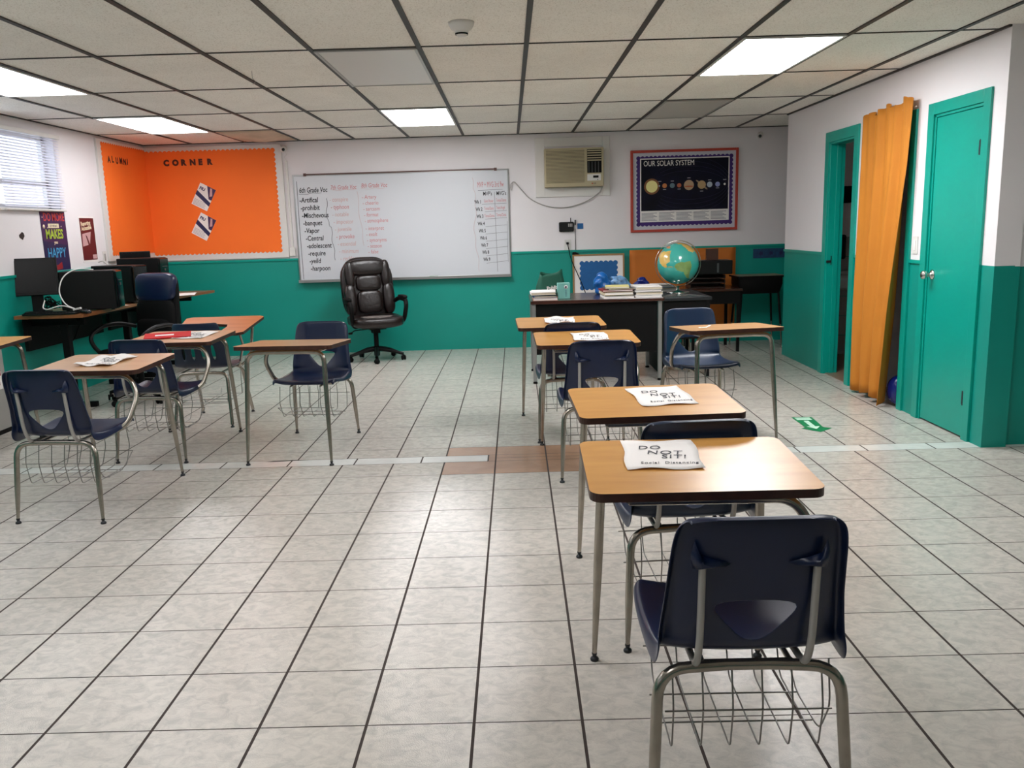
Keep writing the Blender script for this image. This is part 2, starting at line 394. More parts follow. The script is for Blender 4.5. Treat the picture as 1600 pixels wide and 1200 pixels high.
# doors on the right wall
def casing(name, y0, y1, cw, leaf=None):
    b = MB(); t = .016
    for a, c in ((y0-cw, y0), (y1, y1+cw)): b.box(XR-t, XR+.001, a, c, 0, ZD+cw, 0)
    b.box(XR-t, XR+.001, y0, y1, ZD, ZD+cw, 0)
    for a, c in ((y0, y0+.018), (y1-.018, y1)): b.box(XR-.004, XR+.125, a, c, 0, ZD, 0)
    b.box(XR-.004, XR+.125, y0, y1, ZD-.018, ZD, 0)
    for a, c in ((y0+.018, y0+.03), (y1-.03, y1-.018)): b.box(XR+.05, XR+.09, a, c, 0, ZD-.018, 0)
    o = struct(b.build(name, ['green_trim'], bevel=.002)); return o
d1 = casing('door_1', *D1, .085)
b = MB(); b.box(XR+.03, XR+.036, D1[1]-.024, D1[1]-.016, .98, 1.06); b.box(XR-.01, XR+.03, D1[1]-.03, D1[1]-.018, 1.0, 1.02); b.build('strike_plate', ['darkmetal'], d1)
d2 = casing('door_2', *D2, .07)
d3 = casing('door_3', *D3, .075)
b = MB(); b.box(XR+.002, XR+.04, D3[0]+.021, D3[1]-.021, .012, ZD-.021, 0); leaf = b.build('door_panel', ['green_trim'], d3, bevel=.002)
b = MB(); Tk = TR(XR+.002, D3[1]-.075, 1.0) @ Matrix.Rotation(-PI/2, 4, 'Y')
b.lathe([(0, 0), (.033, 0), (.033, .006), (.024, .012), (.012, .016), (.011, .032), (.02, .038), (.028, .048), (.029, .06), (.024, .07), (.012, .074), (0, .074)], 24, 0, Tk)
b.build('door_knob', ['silver'], d3)
for z in (1.78, .26, 1.02):
    b = MB(); b.tube([(XR-.008, D3[0]+.012, z-.045), (XR-.008, D3[0]+.012, z+.045)], .007, 8); b.box(XR-.004, XR+.002, D3[0]+.012, D3[0]+.04, z-.042, z+.042)
    if z != 1.02: b.build('hinge', ['darkmetal'], d3)

# windows
def window(name, y0, y1):
    b = MB(); X0, X1 = XL-.13, XL-.09
    for a, c in ((y0, y0+.04), (y1-.04, y1), ((y0+y1)/2-.02, (y0+y1)/2+.02)): b.box(X0, X1, a, c, z0w, z1w)
    for a, c in ((z0w, z0w+.04), (z1w-.04, z1w), (1.87, 1.915)): b.box(X0, X1, y0, y1, a, c)
    o = struct(b.build(name, ['white']))
    g = MB(); g.box(X0+.018, X0+.022, y0+.02, y1-.02, z0w+.02, z1w-.02); g.build('window_pane', ['glass'], o)
    s = MB(); s.box(XL-.09, XL+.02, y0-.01, y1+.01, z0w-.02, z0w+.004); s.build('window_sill', ['white'], o, bevel=.003)
for k, (a, c) in enumerate(WINS): window('window_%d' % (k+1), a, c)
bl = thing('window_blind', 'white horizontal slat blind hanging over the bright window on the left wall', 'blind', (XL+.02, 7.43, 1.66))
b = MB(); b.box(-.01, .03, -.47, .48, .63, .665); b.build('headrail', ['white'], bl, bevel=.003)
b = MB()
for k in range(25):
    z = .03+k*.0243; b.add([(-.004, -.465, z+.0075), (.006, -.465, z+.003), (.014, -.465, z-.007), (.014, .475, z-.007), (.006, .475, z+.003), (-.004, .475, z+.0075)], [(0, 1, 4, 5), (1, 2, 3, 4)], 0, True)
b.build('slats', ['blind'], bl)
b = MB(); b.box(-.008, .02, -.465, .475, -.006, .01); b.build('bottom_rail', ['white'], bl, bevel=.003)
for y in (-.35, 0, .37):
    b = MB(); b.tube([(.017, y, .64), (.017, y, 0)], .0012, 5); b.build('ladder_cord', ['white'], bl)

# ceiling lights
def light(i, j, lit, label):
    x, y = .129+.61*i, 3.818+1.22*j
    t = thing('ceiling_light', label, 'light', (x+.305, y+.61, HC-.012), 0, 'recessed ceiling light panels')
    b = MB(); wd = .018
    b.box(-.294, .294, -.604, -.604+wd, -.002, .0118); b.box(-.294, .294, .604-wd, .604, -.002, .0118)
    b.box(-.294, -.294+wd, -.604+wd, .604-wd, -.002, .0118); b.box(.294-wd, .294, -.604+wd, .604-wd, -.002, .0118)
    b.build('frame', ['white' if lit else 'lightgrey'], t)
    b = MB(); b.box(-.276, .276, -.586, .586, .001, .009); b.build('diffuser', [lit_mat(lit) if lit else 'unlit'], t)
light(2, 1, 1.3, 'lit ceiling panel nearest the right wall, above the student desks')
light(-2, 3, 1.1, 'small bright lit ceiling panel above the whiteboard')
light(-6, 3, .55, 'lit ceiling panel above the orange bulletin board corner')
light(-6, 1, .36, 'lit ceiling panel cut by the left edge of the photo, near the blinds')
light(-2, 1, False, 'unlit ceiling panel with grey shiny diffuser beside the smoke detector')
light(2, 3, False, 'unlit dull grey ceiling panel in front of the solar system poster')
light(-6, -1, .4, 'unseen ceiling panel lit as added fill over the left side of the rear classroom')  # rear panels are unseen, continued from the pattern, lit to brighten the near room
light(-2, -1, .65, 'unseen ceiling panel lit as added fill just above and behind the camera')  # unseen, kept lit to hold up the foreground floor
light(2, -1, .5, 'unseen ceiling panel lit as added fill on the right side of the rear classroom')  # unseen, lit as extra fill for the right side
light(-2, -3, .35, 'unseen ceiling panel lit as added fill at the very rear of the classroom')  # unseen, lit for more bounce onto the ceiling

t = thing('smoke_detector', 'round white smoke detector on the ceiling', 'smoke detector', (-.21, 4.50, HC-.001))
b = MB(); b.lathe([(0, 0), (.066, 0), (.064, -.014), (.05, -.034), (.036, -.042)], 28); b.build('base', ['white'], t)
b = MB(); b.lathe([(.036, -.04), (.030, -.058), (.022, -.066), (0, -.066)], 24); b.build('sensor_cap', ['white'], t)
b = MB(); b.lathe([(.0335, -.052), (.0315, -.060)], 24); b.build('vent_slot', ['black'], t)
# sagging stained tile
rows = []
for i in range(9):
    rows.append([(.129-.61*5+.61*j/8, 8.75+.95*i/8, HC-.004-.05*math.sin(PI*j/8)*math.sin(PI*i/8)) for j in range(9)])
b = MB(); b.grid(rows); struct(b.build('ceiling_sagging_tile', ['rust'], solid=.003))

# ------------------------------------------------------------------ student combo desks
def seat_shell(cx, mt, parent, slots=False):
    prof = [(-.448, .797, .150), (-.447, .785, .168), (-.443, .74, .177), (-.433, .67, .181), (-.421, .597, .186), (-.419, .588, .187),
            (-.411, .55, .191), (-.402, .515, .195), (-.392, .483, .198), (-.388, .474, .199), (-.372, .450, .203), (-.335, .434, .207), (-.27, .426, .21),
            (-.19, .424, .212), (-.11, .430, .213), (-.04, .441, .21), (-.005, .444, .203), (.01, .436, .196), (.014, .424, .19)]
    W = [.10, .10, .10, .105, .112, .108, .078, .046, .016, .013, .03, .06, .08, .1, .1, .1, .1, .1, .1]
    rows = []
    n = len(prof)
    for i, (y, z, hw) in enumerate(prof):
        back = max(0, min(1, (9.5-i)/3+.5)); wd = W[i]
        us = [-1, -.93, -.8, -.62]; xs = [u*hw for u in us]+[-wd, wd]+[-u*hw for u in reversed(us)]
        row = []
        for x in xs:
            u = abs(x)/hw; c = u**3.2
            row.append(Vector((cx+x, y+back*(.042 if i > 3 else .014+.007*i)*c, z+(1-back)*.018*c-(.012*c if i < 3 else 0))))
        fl = .022 + .028*math.exp(-((i-10)/2.2)**2)
        d = Vector((0, -back, -(1-back))); d = d.normalized() if d.length else d
        l = row[0]+Vector((-.010, 0, 0))+d*fl; r_ = row[-1]+Vector((.010, 0, 0))+d*fl
        if i in (0,): l = row[0]+d*.012; r_ = row[-1]+d*.012
        rows.append([l]+row+[r_])
    top = [p+Vector((0, -.02, -.006)) for p in rows[0]]; rows = [top]+rows
    nc = len(rows[0]); mid = nc//2-1
    def skip(i, j):
        if slots: return False
        return 6 <= i <= 8 and j == mid
    b = MB(); b.grid(rows, 0, True, skip)
    o = b.build('seat', [mt], parent, solid=.006, sub=2)
    return o
def glide(parent_leg, x, y):
    b = MB(); b.lathe([(0, 0), (.0135, 0), (.0145, .006), (.011, .011), (.007, .013), (.007, .018), (.009, .021), (.009, .027)], 14, 0, TR(x, y, 0))
    b.build('foot_glide', ['darkmetal'], parent_leg)
def leg(path, r, parent, foot, rad=.05):
    pts = fillet(path, rad); n = len(pts); rr = []
    acc = [0]
    for k in range(1, n): acc.append(acc[-1]+(pts[k]-pts[k-1]).length)
    ztop = path[-2][2] if len(path) > 2 else path[-1][2]
    pts2 = []
    # resample foot part so the taper shows
    p0, p1 = pts[0], pts[1]; seq = [p0+(p1-p0)*t for t in (0, .25, .5, .6)]+pts[1:]
    rr = [r*.55, r*.78, r*.98, r]+[r]*(n-1)
    b = MB(); b.tube(seq, rr, 12)
    o = b.build('leg', ['chrome'], parent); glide(o, foot[0], foot[1]); return o
def combo(label, loc, rz, seat_mat='navy', top_mat='laminate', top=True):
    t = thing('student_desk', label, 'desk', loc, rz, 'student combo desks with attached chairs')
    # desktop, slightly sloped
    b = MB(); b.prism(rrect(-.305, .305, -.23, .23, .035), -.024, 0, 0, 1)
    o = b.build('desktop', [top_mat, 'edge'], t, (0, .18, .727), rot=(math.atan(.022/.46), 0, 0), bevel=.003)
    # legs under the far edge
    for s in (-1, 1):
        leg([(s*.265, .41, .02), (s*.24, .345, .688), (s*.12, .34, .692)], .0145, t, (s*.265, .41), .06)
    b = MB(); b.tube([(-.13, .34, .692), (.13, .34, .692)], .0145, 12)
    # tube that joins desktop and chair on the student's right side
    b.tube(fillet([(-.2, .0, .680), (.235, .0, .678), (.285, -.02, .58), (.262, -.11, .44), (.2, -.155, .408), (-.12, -.165, .408)], [.05, .1, .09, .05]), .0135, 12)
    b.tube([(-.2, .0, .680), (-.2, .34, .692)], .009, 8); b.tube([(.2, .0, .680), (.2, .34, .692)], .009, 8)
    b.build('connecting_frame', ['chrome'], t)
    cx = .025
    for s in (-1, 1):
        x = cx+s*.225
        leg([(x, -.41, .02), (cx+s*.205, -.372, .405), (cx+s*.05, -.362, .408)], .0135, t, (x, -.41), .07)
    b = MB(); b.tube([(cx-.1, -.362, .408), (cx+.1, -.362, .408)], .0135, 12)
    b.tube([(cx-.1, -.362, .405), (cx-.1, -.03, .41)], .007, 8); b.tube([(cx+.1, -.362, .405), (cx+.1, -.03, .41)], .007, 8)
    b.build('seat_frame', ['chrome'], t)
    for s in (-1, 1):
        x = cx+s*.122
        b = MB(); p = fillet([(x, -.12, .412), (x, -.385, .414), (x, -.418, .49), (x, -.438, .688)], [.05, .05])
        b.tube(p, .0085, 10); b.build('back_strut', ['lightgrey'], t)
        b = MB(); pk = [(-.022, -.018), (-.026, .012), (-.018, .045), (-.008, .012), (.02, .002), (.062, -.010), (.02, -.014)]
        pk = [(px_*-s, pz_) for px_, pz_ in pk]; cxy = (sum(p_[0] for p_ in pk)/7, -.004)
        b.grid([[(px_, 0, pz_) for px_, pz_ in pk], [(px_*.75+cxy[0]*.25, -.013, pz_*.75-.003) for px_, pz_ in pk], [(px_*.3+cxy[0]*.7, -.017, pz_*.3-.006) for px_, pz_ in pk]], 0, True, None, None, True)
        b.add([(px_*.3+cxy[0]*.7, -.017, pz_*.3-.006) for px_, pz_ in pk], [tuple(range(7))]); b.build('strut_pocket', [seat_mat], t, (x, -.436, .692), rot=(.12, 0, 0))
    seat_shell(cx, seat_mat, t)
    b = MB()
    for k in range(6):
        x = cx-.17+k*.068
        b.tube(fillet([(x, -.35, .40), (x, -.372, .30), (x, -.35, .19), (x, -.05, .20), (x, .0, .30), (x, -.02, .41)], .02, 3), .0022, 6)
    for (y, z) in ((-.372, .30), (-.25, .1935), (-.13, .197), (-.01, .27)): b.tube([(cx-.19, y, z), (cx+.19, y, z)], .0022, 6)
    b.tube(fillet([(cx+.19, -.01, .27), (cx+.19, -.13, .197), (cx+.19, -.3, .20), (cx+.19, -.36, .30), (cx+.19, -.34, .405)], .03, 4), .0022, 6)
    b.build('book_basket', ['wire'], t)
    return t
# student position: origin lies midway between the desk feet and the chair feet
A = combo('nearest student desk, its navy chair seen from behind, handwritten sign on top', (.495, 2.125, 0), math.radians(-1), 'navy')
B = combo('oak student desk second from the camera, with a black backed navy chair', (.538, 3.005, 0), math.radians(2), 'navy2')
C = combo('oak student desk with navy chair directly before the last desk of the middle row', (.445, 4.89, 0), math.radians(1), 'navy')
Dd = combo('farthest student desk of the row leading to the teacher desk', (.345, 5.77, 0), math.radians(2), 'navy')
E_ = combo('student desk turned to face the camera near the right wall', (1.345, 5.56, 0), math.radians(187), 'navy2', 'laminate2')
L1 = combo('student desk at front left whose navy chair has its back to the camera', (-2.285, 4.45, 0), math.radians(-5), 'navy', 'laminate2')
L2 = combo('student desk holding the red folder, behind the front left desk', (-2.285, 5.55, 0), math.radians(-5), 'navy', 'laminate2')
L3 = combo('student desk with navy chair facing the camera in front of the leather chair', (-1.345, 5.40, 0), math.radians(174), 'navy', 'laminate2')
L0 = combo('student desk cut off by the left edge of the photo', (-3.72, 5.55, 0), math.radians(-3), 'navy', 'laminate')

def tablet_chair():
    t = thing('tablet_chair', 'navy tablet-arm chair with L-shaped reddish wood writing surface', 'chair', (-2.30, 6.35, 0), 0)
    b = MB(); prof = [(-.30, .78, .15), (-.298, .77, .17), (-.285, .70, .18), (-.27, .64, .19), (-.265, .62, .19), (-.235, .50, .2), (-.23, .48, .2), (-.2, .435, .205), (-.1, .42, .21), (.05, .425, .21), (.15, .44, .2), (.17, .43, .19)]
    rows = []
    for i, (y, z, hw) in enumerate(prof):
        bk = 1 if i < 7 else 0; row = []
        for k in range(17):
            u = -1+2*k/16; c = abs(u)**3
            row.append((u*hw, y+bk*.04*c, z+(1-bk)*.015*c))
        rows.append(row)
    b.grid(rows, 0, True, lambda i, j: i == 4 and j in (3, 6, 9, 12))
    b.build('seat', ['navy2'], t, solid=.006, sub=1)
    for x, y, x2, y2 in ((-.21, -.27, -.18, -.2), (.21, -.27, .18, -.2), (-.2, .27, -.18, .15), (.2, .27, .18, .15)):
        b = MB(); b.tube(fillet([(x, y, .02), (x2, y2, .395), (x2*.4, y2, .40)], .05), .0125, 10); lg = b.build('leg', ['chrome'], t); glide(lg, x, y)
    b = MB(); b.tube([(-.1, -.2, .4), (.1, -.2, .4)], .0125, 10); b.tube([(-.1, .15, .4), (.1, .15, .4)], .0125, 10)
    b.tube([(-.15, -.2, .405), (-.15, .15, .405)], .009, 8); b.tube([(.15, -.2, .405), (.15, .15, .405)], .009, 8)
    b.tube([(.18, .15, .40), (.24, .20, .45), (.28, .2, .735)], .011, 10); b.tube([(.18, .1, .40), (.26, -.02, .58), (.26, -.1, .705)], .009, 8)
    b.build('frame', ['chrome'], t)
    b = MB(); poly = [(-.22, .07), (.04, .04), (.15, .0), (.17, -.08), (.17, -.26), (.20, -.31), (.31, -.31), (.35, -.27), (.35, .27), (.31, .31), (-.22, .31), (-.26, .27)]
    b.prism(poly, -.02, .0, 0, 1); b.build('writing_tablet', ['orange_wood', 'edge'], t, (0, 0, .735), rot=(.10, 0, 0), bevel=.004)
    b = MB()
    for z, yy in ((.2, 0), (.23, .2)):
        b.tube([(-.17, -.2, z-.03), (.17, -.2, z-.03)], .0025, 6)
    for k in range(4): b.tube([(-.17, -.2+k*.11, .18), (.17, -.2+k*.11, .18)], .0025, 6)
    for x in (-.17, 0, .17): b.tube([(x, -.22, .21), (x, -.2, .18), (x, .15, .18), (x, .17, .22)], .0025, 6)
    for x in (-.17, .17): b.tube([(x, -.2, .18), (x, -.2, .4)], .0025, 6); b.tube([(x, .13, .18), (x, .15, .4)], .0025, 6)
    b.build('book_rack', ['wire'], t)
tablet_chair()

# paper signs
def desk_point(t, lx, ly):
    z = .727+(ly-.18)*.022/.46+.0005
    return t.matrix_basis @ Vector((lx, ly, z))
def sign(desk, lx, ly, rz, wd, hg, label, writing=True, curl=.004):
    loc = desk_point(desk, lx, ly); s = Matrix.Rotation(math.atan(.022/.46), 4, 'X')
    T0 = Matrix.Translation(loc) @ Matrix.Rotation(desk.rotation_euler.z, 4, 'Z') @ s @ Matrix.Rotation(rz, 4, 'Z')
    t = thing('paper_sign', label, 'paper', group='do not sit signs lying on desks'); t.matrix_basis = T0
    rows = []; rnd = random.Random(label)
    a1, a2 = rnd.random()*6, rnd.random()*6
    for i in range(9):
        v = i/8; row = []
        for j in range(11):
            u = j/10; e = max(abs(u-.5), abs(v-.5))*2
            z = .0012+.0012*(1+math.sin(u*9+a1)*math.sin(v*7+a2))*.5+curl*max(0, e-.82)/.18*(.5+.5*math.sin(u*8+v*9+a2))
            row.append(((u-.5)*wd+.004*math.sin(v*8+a1), (v-.5)*hg+.004*math.sin(u*9+a2), z))
        rows.append(row)
    b = MB(); b.grid(rows); b.build('sheet', ['paper'], t, solid=.0004)
    if writing:
        b = MB()
        for body, x, y, sz, rr in (('DO', -.30, .18, .17, 0), ('NOT', -.20, .0, .18, -.05), ('SIT!', -.02, -.15, .17, -.04), ('Social  Distancing', -.31, -.34, .10, 0)):
            glyphs(b, body, sz*hg, TR(x*wd, y*hg, .0042) @ Matrix.Rotation(rr, 4, 'Z'), sx=(1.45 if len(body) < 6 else 1.2)*wd/hg*.8, bold=-.0002, shear=.12, space=1.1)
        b.build('handwriting', ['pencil'], t)
    return t
sign(A, -.075, .255, math.radians(-3), .215, .26, 'crumpled sign reading DO NOT SIT on the nearest student desk')
sign(B, .045, .225, math.radians(4), .215, .28, 'sign reading DO NOT SIT on the second student desk from the camera')
sign(C, .03, .19, 0, .21, .27, 'sign on the desk whose chair back hides its lower corner, in the middle row')
sign(Dd, .0, .21, math.radians(-4), .21, .25, 'curled sign on the farthest student desk of the middle row', curl=.014)
sign(L1, .0, .20, math.radians(-6), .215, .28, 'curled paper sign on the front left student desk', curl=.014)
sign(L2, .09, .22, math.radians(-2), .215, .28, 'paper sign partly covered by the red folder')
# red folder
loc = desk_point(L2, -.10, .20)
f = thing('folder', 'red paper folder with white label lying on a student desk', 'folder'); f.matrix_basis = Matrix.Translation(loc+Vector((0, 0, .004))) @ Matrix.Rotation(math.radians(20), 4, 'Z') @ Matrix.Rotation(.048, 4, 'X')
b = MB(); b.box(-.15, .15, -.115, .115, .0, .003); b.box(-.148, .15, -.113, .113, .004, .006); b.build('cover', ['red'], f)
b = MB(); b.box(-.08, .04, -.03, .02, .0062, .0068); b.build('name_label', ['paper'], f)
o = MB(); o.add([(0, 0, 0), (.05, .01, 0), (.055, .03, 0), (.02, .02, .0), (.0, .028, 0)], [(0, 1, 2, 3, 4)]); o.add([(.05, .015, 0), (.085, .03, .012), (.07, .04, .01), (.05, .03, 0)], [(0, 1, 2, 3)])
lp = desk_point(E_, .18, .21)
tag(o.build('paper_scrap', ['paper'], None, (lp.x, lp.y, lp.z+.002), solid=.0006), 'torn white paper scrap on the desk facing the camera', 'paper')

# ------------------------------------------------------------------ office chairs
def star_base(t, r, parts='blackp', ang=0, h=.30):
    b = MB(); b.lathe([(0, .05), (.03, .05), (.034, .12), (.03, .14), (.022, .15)], 18); b.build('hub', ['black'], t)
    for k in range(5):
        a = ang+k*2*PI/5; c, s = math.cos(a), math.sin(a)
        b = MB(); rows = []
        for i in range(7):
            q = i/6; rr = .02+(r-.02)*q; hw = .024-.008*q; z = .125-.055*q**1.6; hh = .026-.012*q
            rows.append([Vector((rr*c-s*x, rr*s+c*x, z+zz)) for x, zz in ((-hw, -hh), (-hw, hh*.5), (-hw*.5, hh), (hw*.5, hh), (hw, hh*.5), (hw, -hh))])
        b.grid(rows, 0, True, None, None, True); arm = b.build('base_arm', [parts], t)
        b = MB(); Tc = TR(r*c, r*s, .0) @ Matrix.Rotation(a+.6, 4, 'Z')
        for x in (-.014, .014): b.lathe([(0, -.008), (.024, -.008), (.027, 0), (.024, .008), (0, .008)], 18, 0, Tc @ TR(x, 0, .027) @ Matrix.Rotation(PI/2, 4, 'Y'))
        b.box(-.008, .008, -.012, .02, .03, .062, 0, Tc)
        b.build('caster', ['black'], t)
    b = MB(); b.lathe([(.026, .13), (.026, h), (.022, h+.005)], 16); b.build('column_cover', ['black'], t)
    b = MB(); b.lathe([(.013, h), (.013, h+.06)], 14); b.build('gas_lift', ['silver'], t)
def exec_chair():
    t = thing('leather_chair', 'worn dark brown leather executive chair in front of the whiteboard', 'chair', (-1.49, 9.16, 0), math.radians(203))
    star_base(t, .30, 'blackp', math.radians(75))
    b = MB(); b.box(-.09, .09, -.12, .12, .345, .375); b.box(-.04, .04, -.05, .05, .30, .35); b.tube([(.08, .02, .35), (.24, .04, .345), (.28, .05, .325)], .006, 8); b.pillow((.29, .05, .318), (.025, .014, .012), .8, 12, 8)
    b.build('tilt_mechanism', ['black'], t)
    b = MB(); b.pillow((0, .03, .425), (.285, .26, .062), .45, 30, 16, 0, None, lambda p: Vector((p.x*(1-.12*max(0, p.y)), p.y, p.z+.02*max(0, -p.y*2)+.012*(abs(p.x)/.26)**2)))
    st = b.build('seat_cushion', ['leather'], t)
    rnd = random.Random(3); pts = []
    for k in range(26):
        a = 2*PI*k/26; r_ = .8+.35*rnd.random(); pts.append((.03+.18*r_*math.cos(a), .12+.095*r_*math.sin(a)))
    b = MB(); rows = []
    for q in (0.01, .25, .5, .75, 1):
        rows.append([(X_, Y_, .4275+.062*max(.02, 1-min(.98, math.hypot(0, abs(Y_-.03)/.26)**(2/.45)+0*X_))**.225+.012*(X_/.26)**2) for X_, Y_ in [(.03+(x-.03)*q, .15+(y-.12)*q) for x, y in pts]])
    b.grid(rows, 0, True, None, None, True); b.build('worn_patch', ['worn'], t, solid=.004)['label'] = 'grey worn-through patch of the seat leather'
    lean = .16
    def bend(p):
        y = -.20-(p.z-.45)*lean+p.y; return Vector((p.x, y, p.z))
    b = MB()
    def outer(p):
        k = (p.z-.44)/.68; wd = 1-.15*max(0, k-.75)/.25-.0*k+ .05*math.sin(min(1, max(0, k))*PI); return bend(Vector((p.x*wd, p.y-.02, p.z)))
    b.pillow((0, 0, .78), (.28, .06, .335), .5, 34, 20, 0, None, outer); bk = b.build('backrest', ['leather'], t)
    b = MB(); b.pillow((0, .045, 1.005), (.235, .05, .09), .7, 26, 14, 0, None, bend); b.build('head_cushion', ['leather'], t)
    b = MB(); b.pillow((0, .05, .835), (.14, .04, .085), .5, 22, 12, 0, None, bend); b.build('upper_lumbar_cushion', ['leather'], t)
    b = MB(); b.pillow((0, .055, .63), (.14, .045, .125), .5, 22, 12, 0, None, bend); b.build('lower_lumbar_cushion', ['leather'], t)
    for s in (-1, 1):
        b = MB(); b.pillow((s*.20, .05, .93), (.052, .04, .15), .7, 16, 12, 0, None, bend); b.pillow((s*.215, .058, .66), (.066, .045, .17), .7, 16, 14, 0, None, bend)
        b.build('side_bolster', ['leather'], t)
        b = MB(); p = fillet([(s*.26, -.16, .62), (s*.30, -.05, .665), (s*.305, .17, .655), (s*.30, .21, .60), (s*.285, .16, .44), (s*.24, .05, .385), (s*.2, .0, .38)], .06)
        b.tube(p, .024, 10); ar = b.build('armrest', ['black'], t)
        b = MB(); b.pillow((s*.305, .06, .683), (.033, .125, .02), .6, 18, 10); b.build('arm_pad', ['black'], ar)
exec_chair()
def task_chair():
    t = thing('office_chair', 'high-backed navy and black office chair at the computer tables', 'chair', (-3.25, 7.25, 0), math.radians(157))
    star_base(t, .30, 'black', .3, .28)
    b = MB(); b.box(-.1, .1, -.12, .12, .345, .37); b.box(-.04, .04, -.05, .05, .29, .35); b.build('tilt_mechanism', ['black'], t)
    b = MB(); b.pillow((0, .03, .42), (.25, .25, .055), .5, 28, 14); b.build('seat_cushion', ['black'], t)
    def bend(p): return Vector((p.x, p.y-.22-(p.z-.45)*.10, p.z))
    b = MB(); b.pillow((0, -.03, .79), (.225, .035, .30), .4, 28, 18, 0, None, bend); b.build('backrest_shell', ['black'], t)
    b = MB(); b.pillow((0, .0, .68), (.215, .045, .20), .45, 26, 16, 0, None, bend); b.pillow((0, .012, .60), (.2, .045, .1), .5, 22, 12, 0, None, bend); b.build('backrest', ['black'], t)
    b = MB(); b.pillow((0, -.005, .965), (.22, .055, .125), .45, 28, 16, 0, None, bend); b.build('headrest', ['navy'], t)
    for s in (-1, 1):
        b = MB(); p = fillet([(s*.23, -.22, .62), (s*.29, -.1, .66), (s*.295, .1, .655), (s*.29, .24, .58), (s*.26, .2, .45), (s*.2, .1, .38)], .12)
        b.tube(p, .018, 10); b.build('armrest', ['blackp'], t)
task_chair()

# ------------------------------------------------------------------ computer tables and equipment
def computer_table(label, loc, rz, ln, dp, extra=0):
    t = thing('computer_table', label, 'table', loc, rz, 'computer tables along the left wall')
    b = MB(); b.prism([(0, 0), (dp, 0), (dp+extra, ln), (0, ln)], .772, .80); b.build('tabletop', ['pctable'], t, bevel=.005)
    b = MB(); b.box(.03, .06, .06, ln-.06, .50, .772); b.build('modesty_panel', ['black'], t)
    for y in (.14, ln-.16):
        b = MB(); b.box(.05, dp-.06, y, y+.04, .70, .772); b.box(dp-.26, dp-.20, y-.01, y+.05, .04, .72); b.box(.10, dp-.04, y-.005, y+.045, 0, .045); b.build('leg', ['black'], t, bevel=.004)
    b = MB(); b.box(.06, dp-.1, .1, ln-.1, .74, .772); b.build('cable_tray', ['black'], t)
    return t
computer_table('brown computer table nearest the window, holding the monitor and large tower', (XL+.03, 6.86, 0), 0, 1.42, .56)
computer_table('brown computer table running into the far left corner', (XL+.03, 8.31, 0), 0, 1.12, .60, .16)
def monitor(label, loc, rz, tilt, wd=.44, hg=.29, stand=True, base=.0):
    t = thing('monitor', label, 'monitor', loc, rz)
    T = TR(0, 0, base+hg/2+.13) @ Matrix.Rotation(tilt, 4, 'X')
    b = MB(); b.box(-wd/2, wd/2, -.0, .035, -hg/2, hg/2, 0, T); b.box(-wd/2+.08, wd/2-.08, .035, .06, -hg/2+.06, hg/2-.06, 0, T); b.build('housing', ['blackp'], t, bevel=.005)
    b = MB(); b.box(-wd/2+.018, wd/2-.018, -.003, .0, -hg/2+.03, hg/2-.018, 0, T); b.build('screen', ['screen'], t)
    b = MB(); b.box(-.045, .045, .03, .055, .01, base+.28); b.build('stand_post', ['blackp'], t, bevel=.005)
    b = MB(); b.prism(rrect(-.10, .10, -.065, .075, .03), 0, .016); b.build('stand_base', ['blackp'], t)
    return t
monitor('black flat monitor on the near computer table below the blinds', (-3.96, 7.06, .801), math.radians(22), math.radians(-8), .35, .31, base=.02)
monitor('black monitor standing behind the towers near the orange corner', (-3.84, 8.74, .801), math.radians(25), 0, .29, .26, base=.07)
def tower(label, loc, rz, wd=.18, dp=.42, hg=.36, panel=False):
    t = thing('computer_tower', label, 'computer', loc, rz, 'desktop computer towers')
    b = MB(); b.box(-wd/2, wd/2, -dp/2, dp/2, .008, hg); b.build('case', ['blackp'], t, bevel=.008)
    b = MB(); b.box(-wd/2+.002, wd/2-.002, -dp/2-.02, -dp/2, .015, hg-.006, 0)
    fp = b.build('front_panel', ['blackgloss'], t, bevel=.01)
    if panel:
        b = MB(); b.box(-wd/2+.02, wd/2-.02, -dp/2-.026, -dp/2-.02, .05, hg*.62); b.build('vent_cover', ['grey'], t, bevel=.003)
    b = MB(); b.box(-.05, .05, -dp/2-.025, -dp/2-.02, hg-.09, hg-.085); b.box(-.01, .01, -dp/2-.026, -dp/2-.02, hg-.13, hg-.11); b.build('drive_slot', ['grey'], t)
    b = MB()
    for x in (-wd/2+.03, wd/2-.03):
        for y in (-dp/2+.04, dp/2-.04): b.box(x-.012, x+.012, y-.012, y+.012, 0, .008)
    b.build('foot', ['black'], t)
    return t
tower('large black computer tower in the middle of the near computer table', (-3.61, 7.28, .801), math.radians(100), .19, .44, .335)
tower('black computer tower with grey lower front panel', (-3.68, 7.98, .801), math.radians(72), .19, .46, .35, True)
tower('plain black computer tower partly hidden behind the office chair', (-3.66, 8.46, .801), math.radians(86), .19, .42, .40)
kb = thing('keyboard', 'black keyboard in front of the near monitor', 'keyboard', (-3.77, 6.915, .801), math.radians(3))
b = MB(); b.box(-.21, .21, -.07, .07, 0, .016); b.build('body', ['blackp'], kb, bevel=.004)
b = MB()
for r_ in range(5):
    for c_ in range(15): x = -.2+c_*.0265; y = -.06+r_*.024; b.box(x, x+.022, y, y+.019, .016, .021)
b.build('keys', ['black'], kb)
def mouse(loc, rz, label):
    t = thing('computer_mouse', label, 'mouse', loc, rz); b = MB(); b.pillow((0, 0, .012), (.03, .052, .022), .9, 18, 12, 0, None, lambda p: Vector((p.x, p.y, max(p.z, 0)))); b.build('body', ['blackgloss'], t)
    b = MB(); b.box(-.003, .003, .02, .036, .028, .034); b.build('scroll_wheel', ['grey'], t)
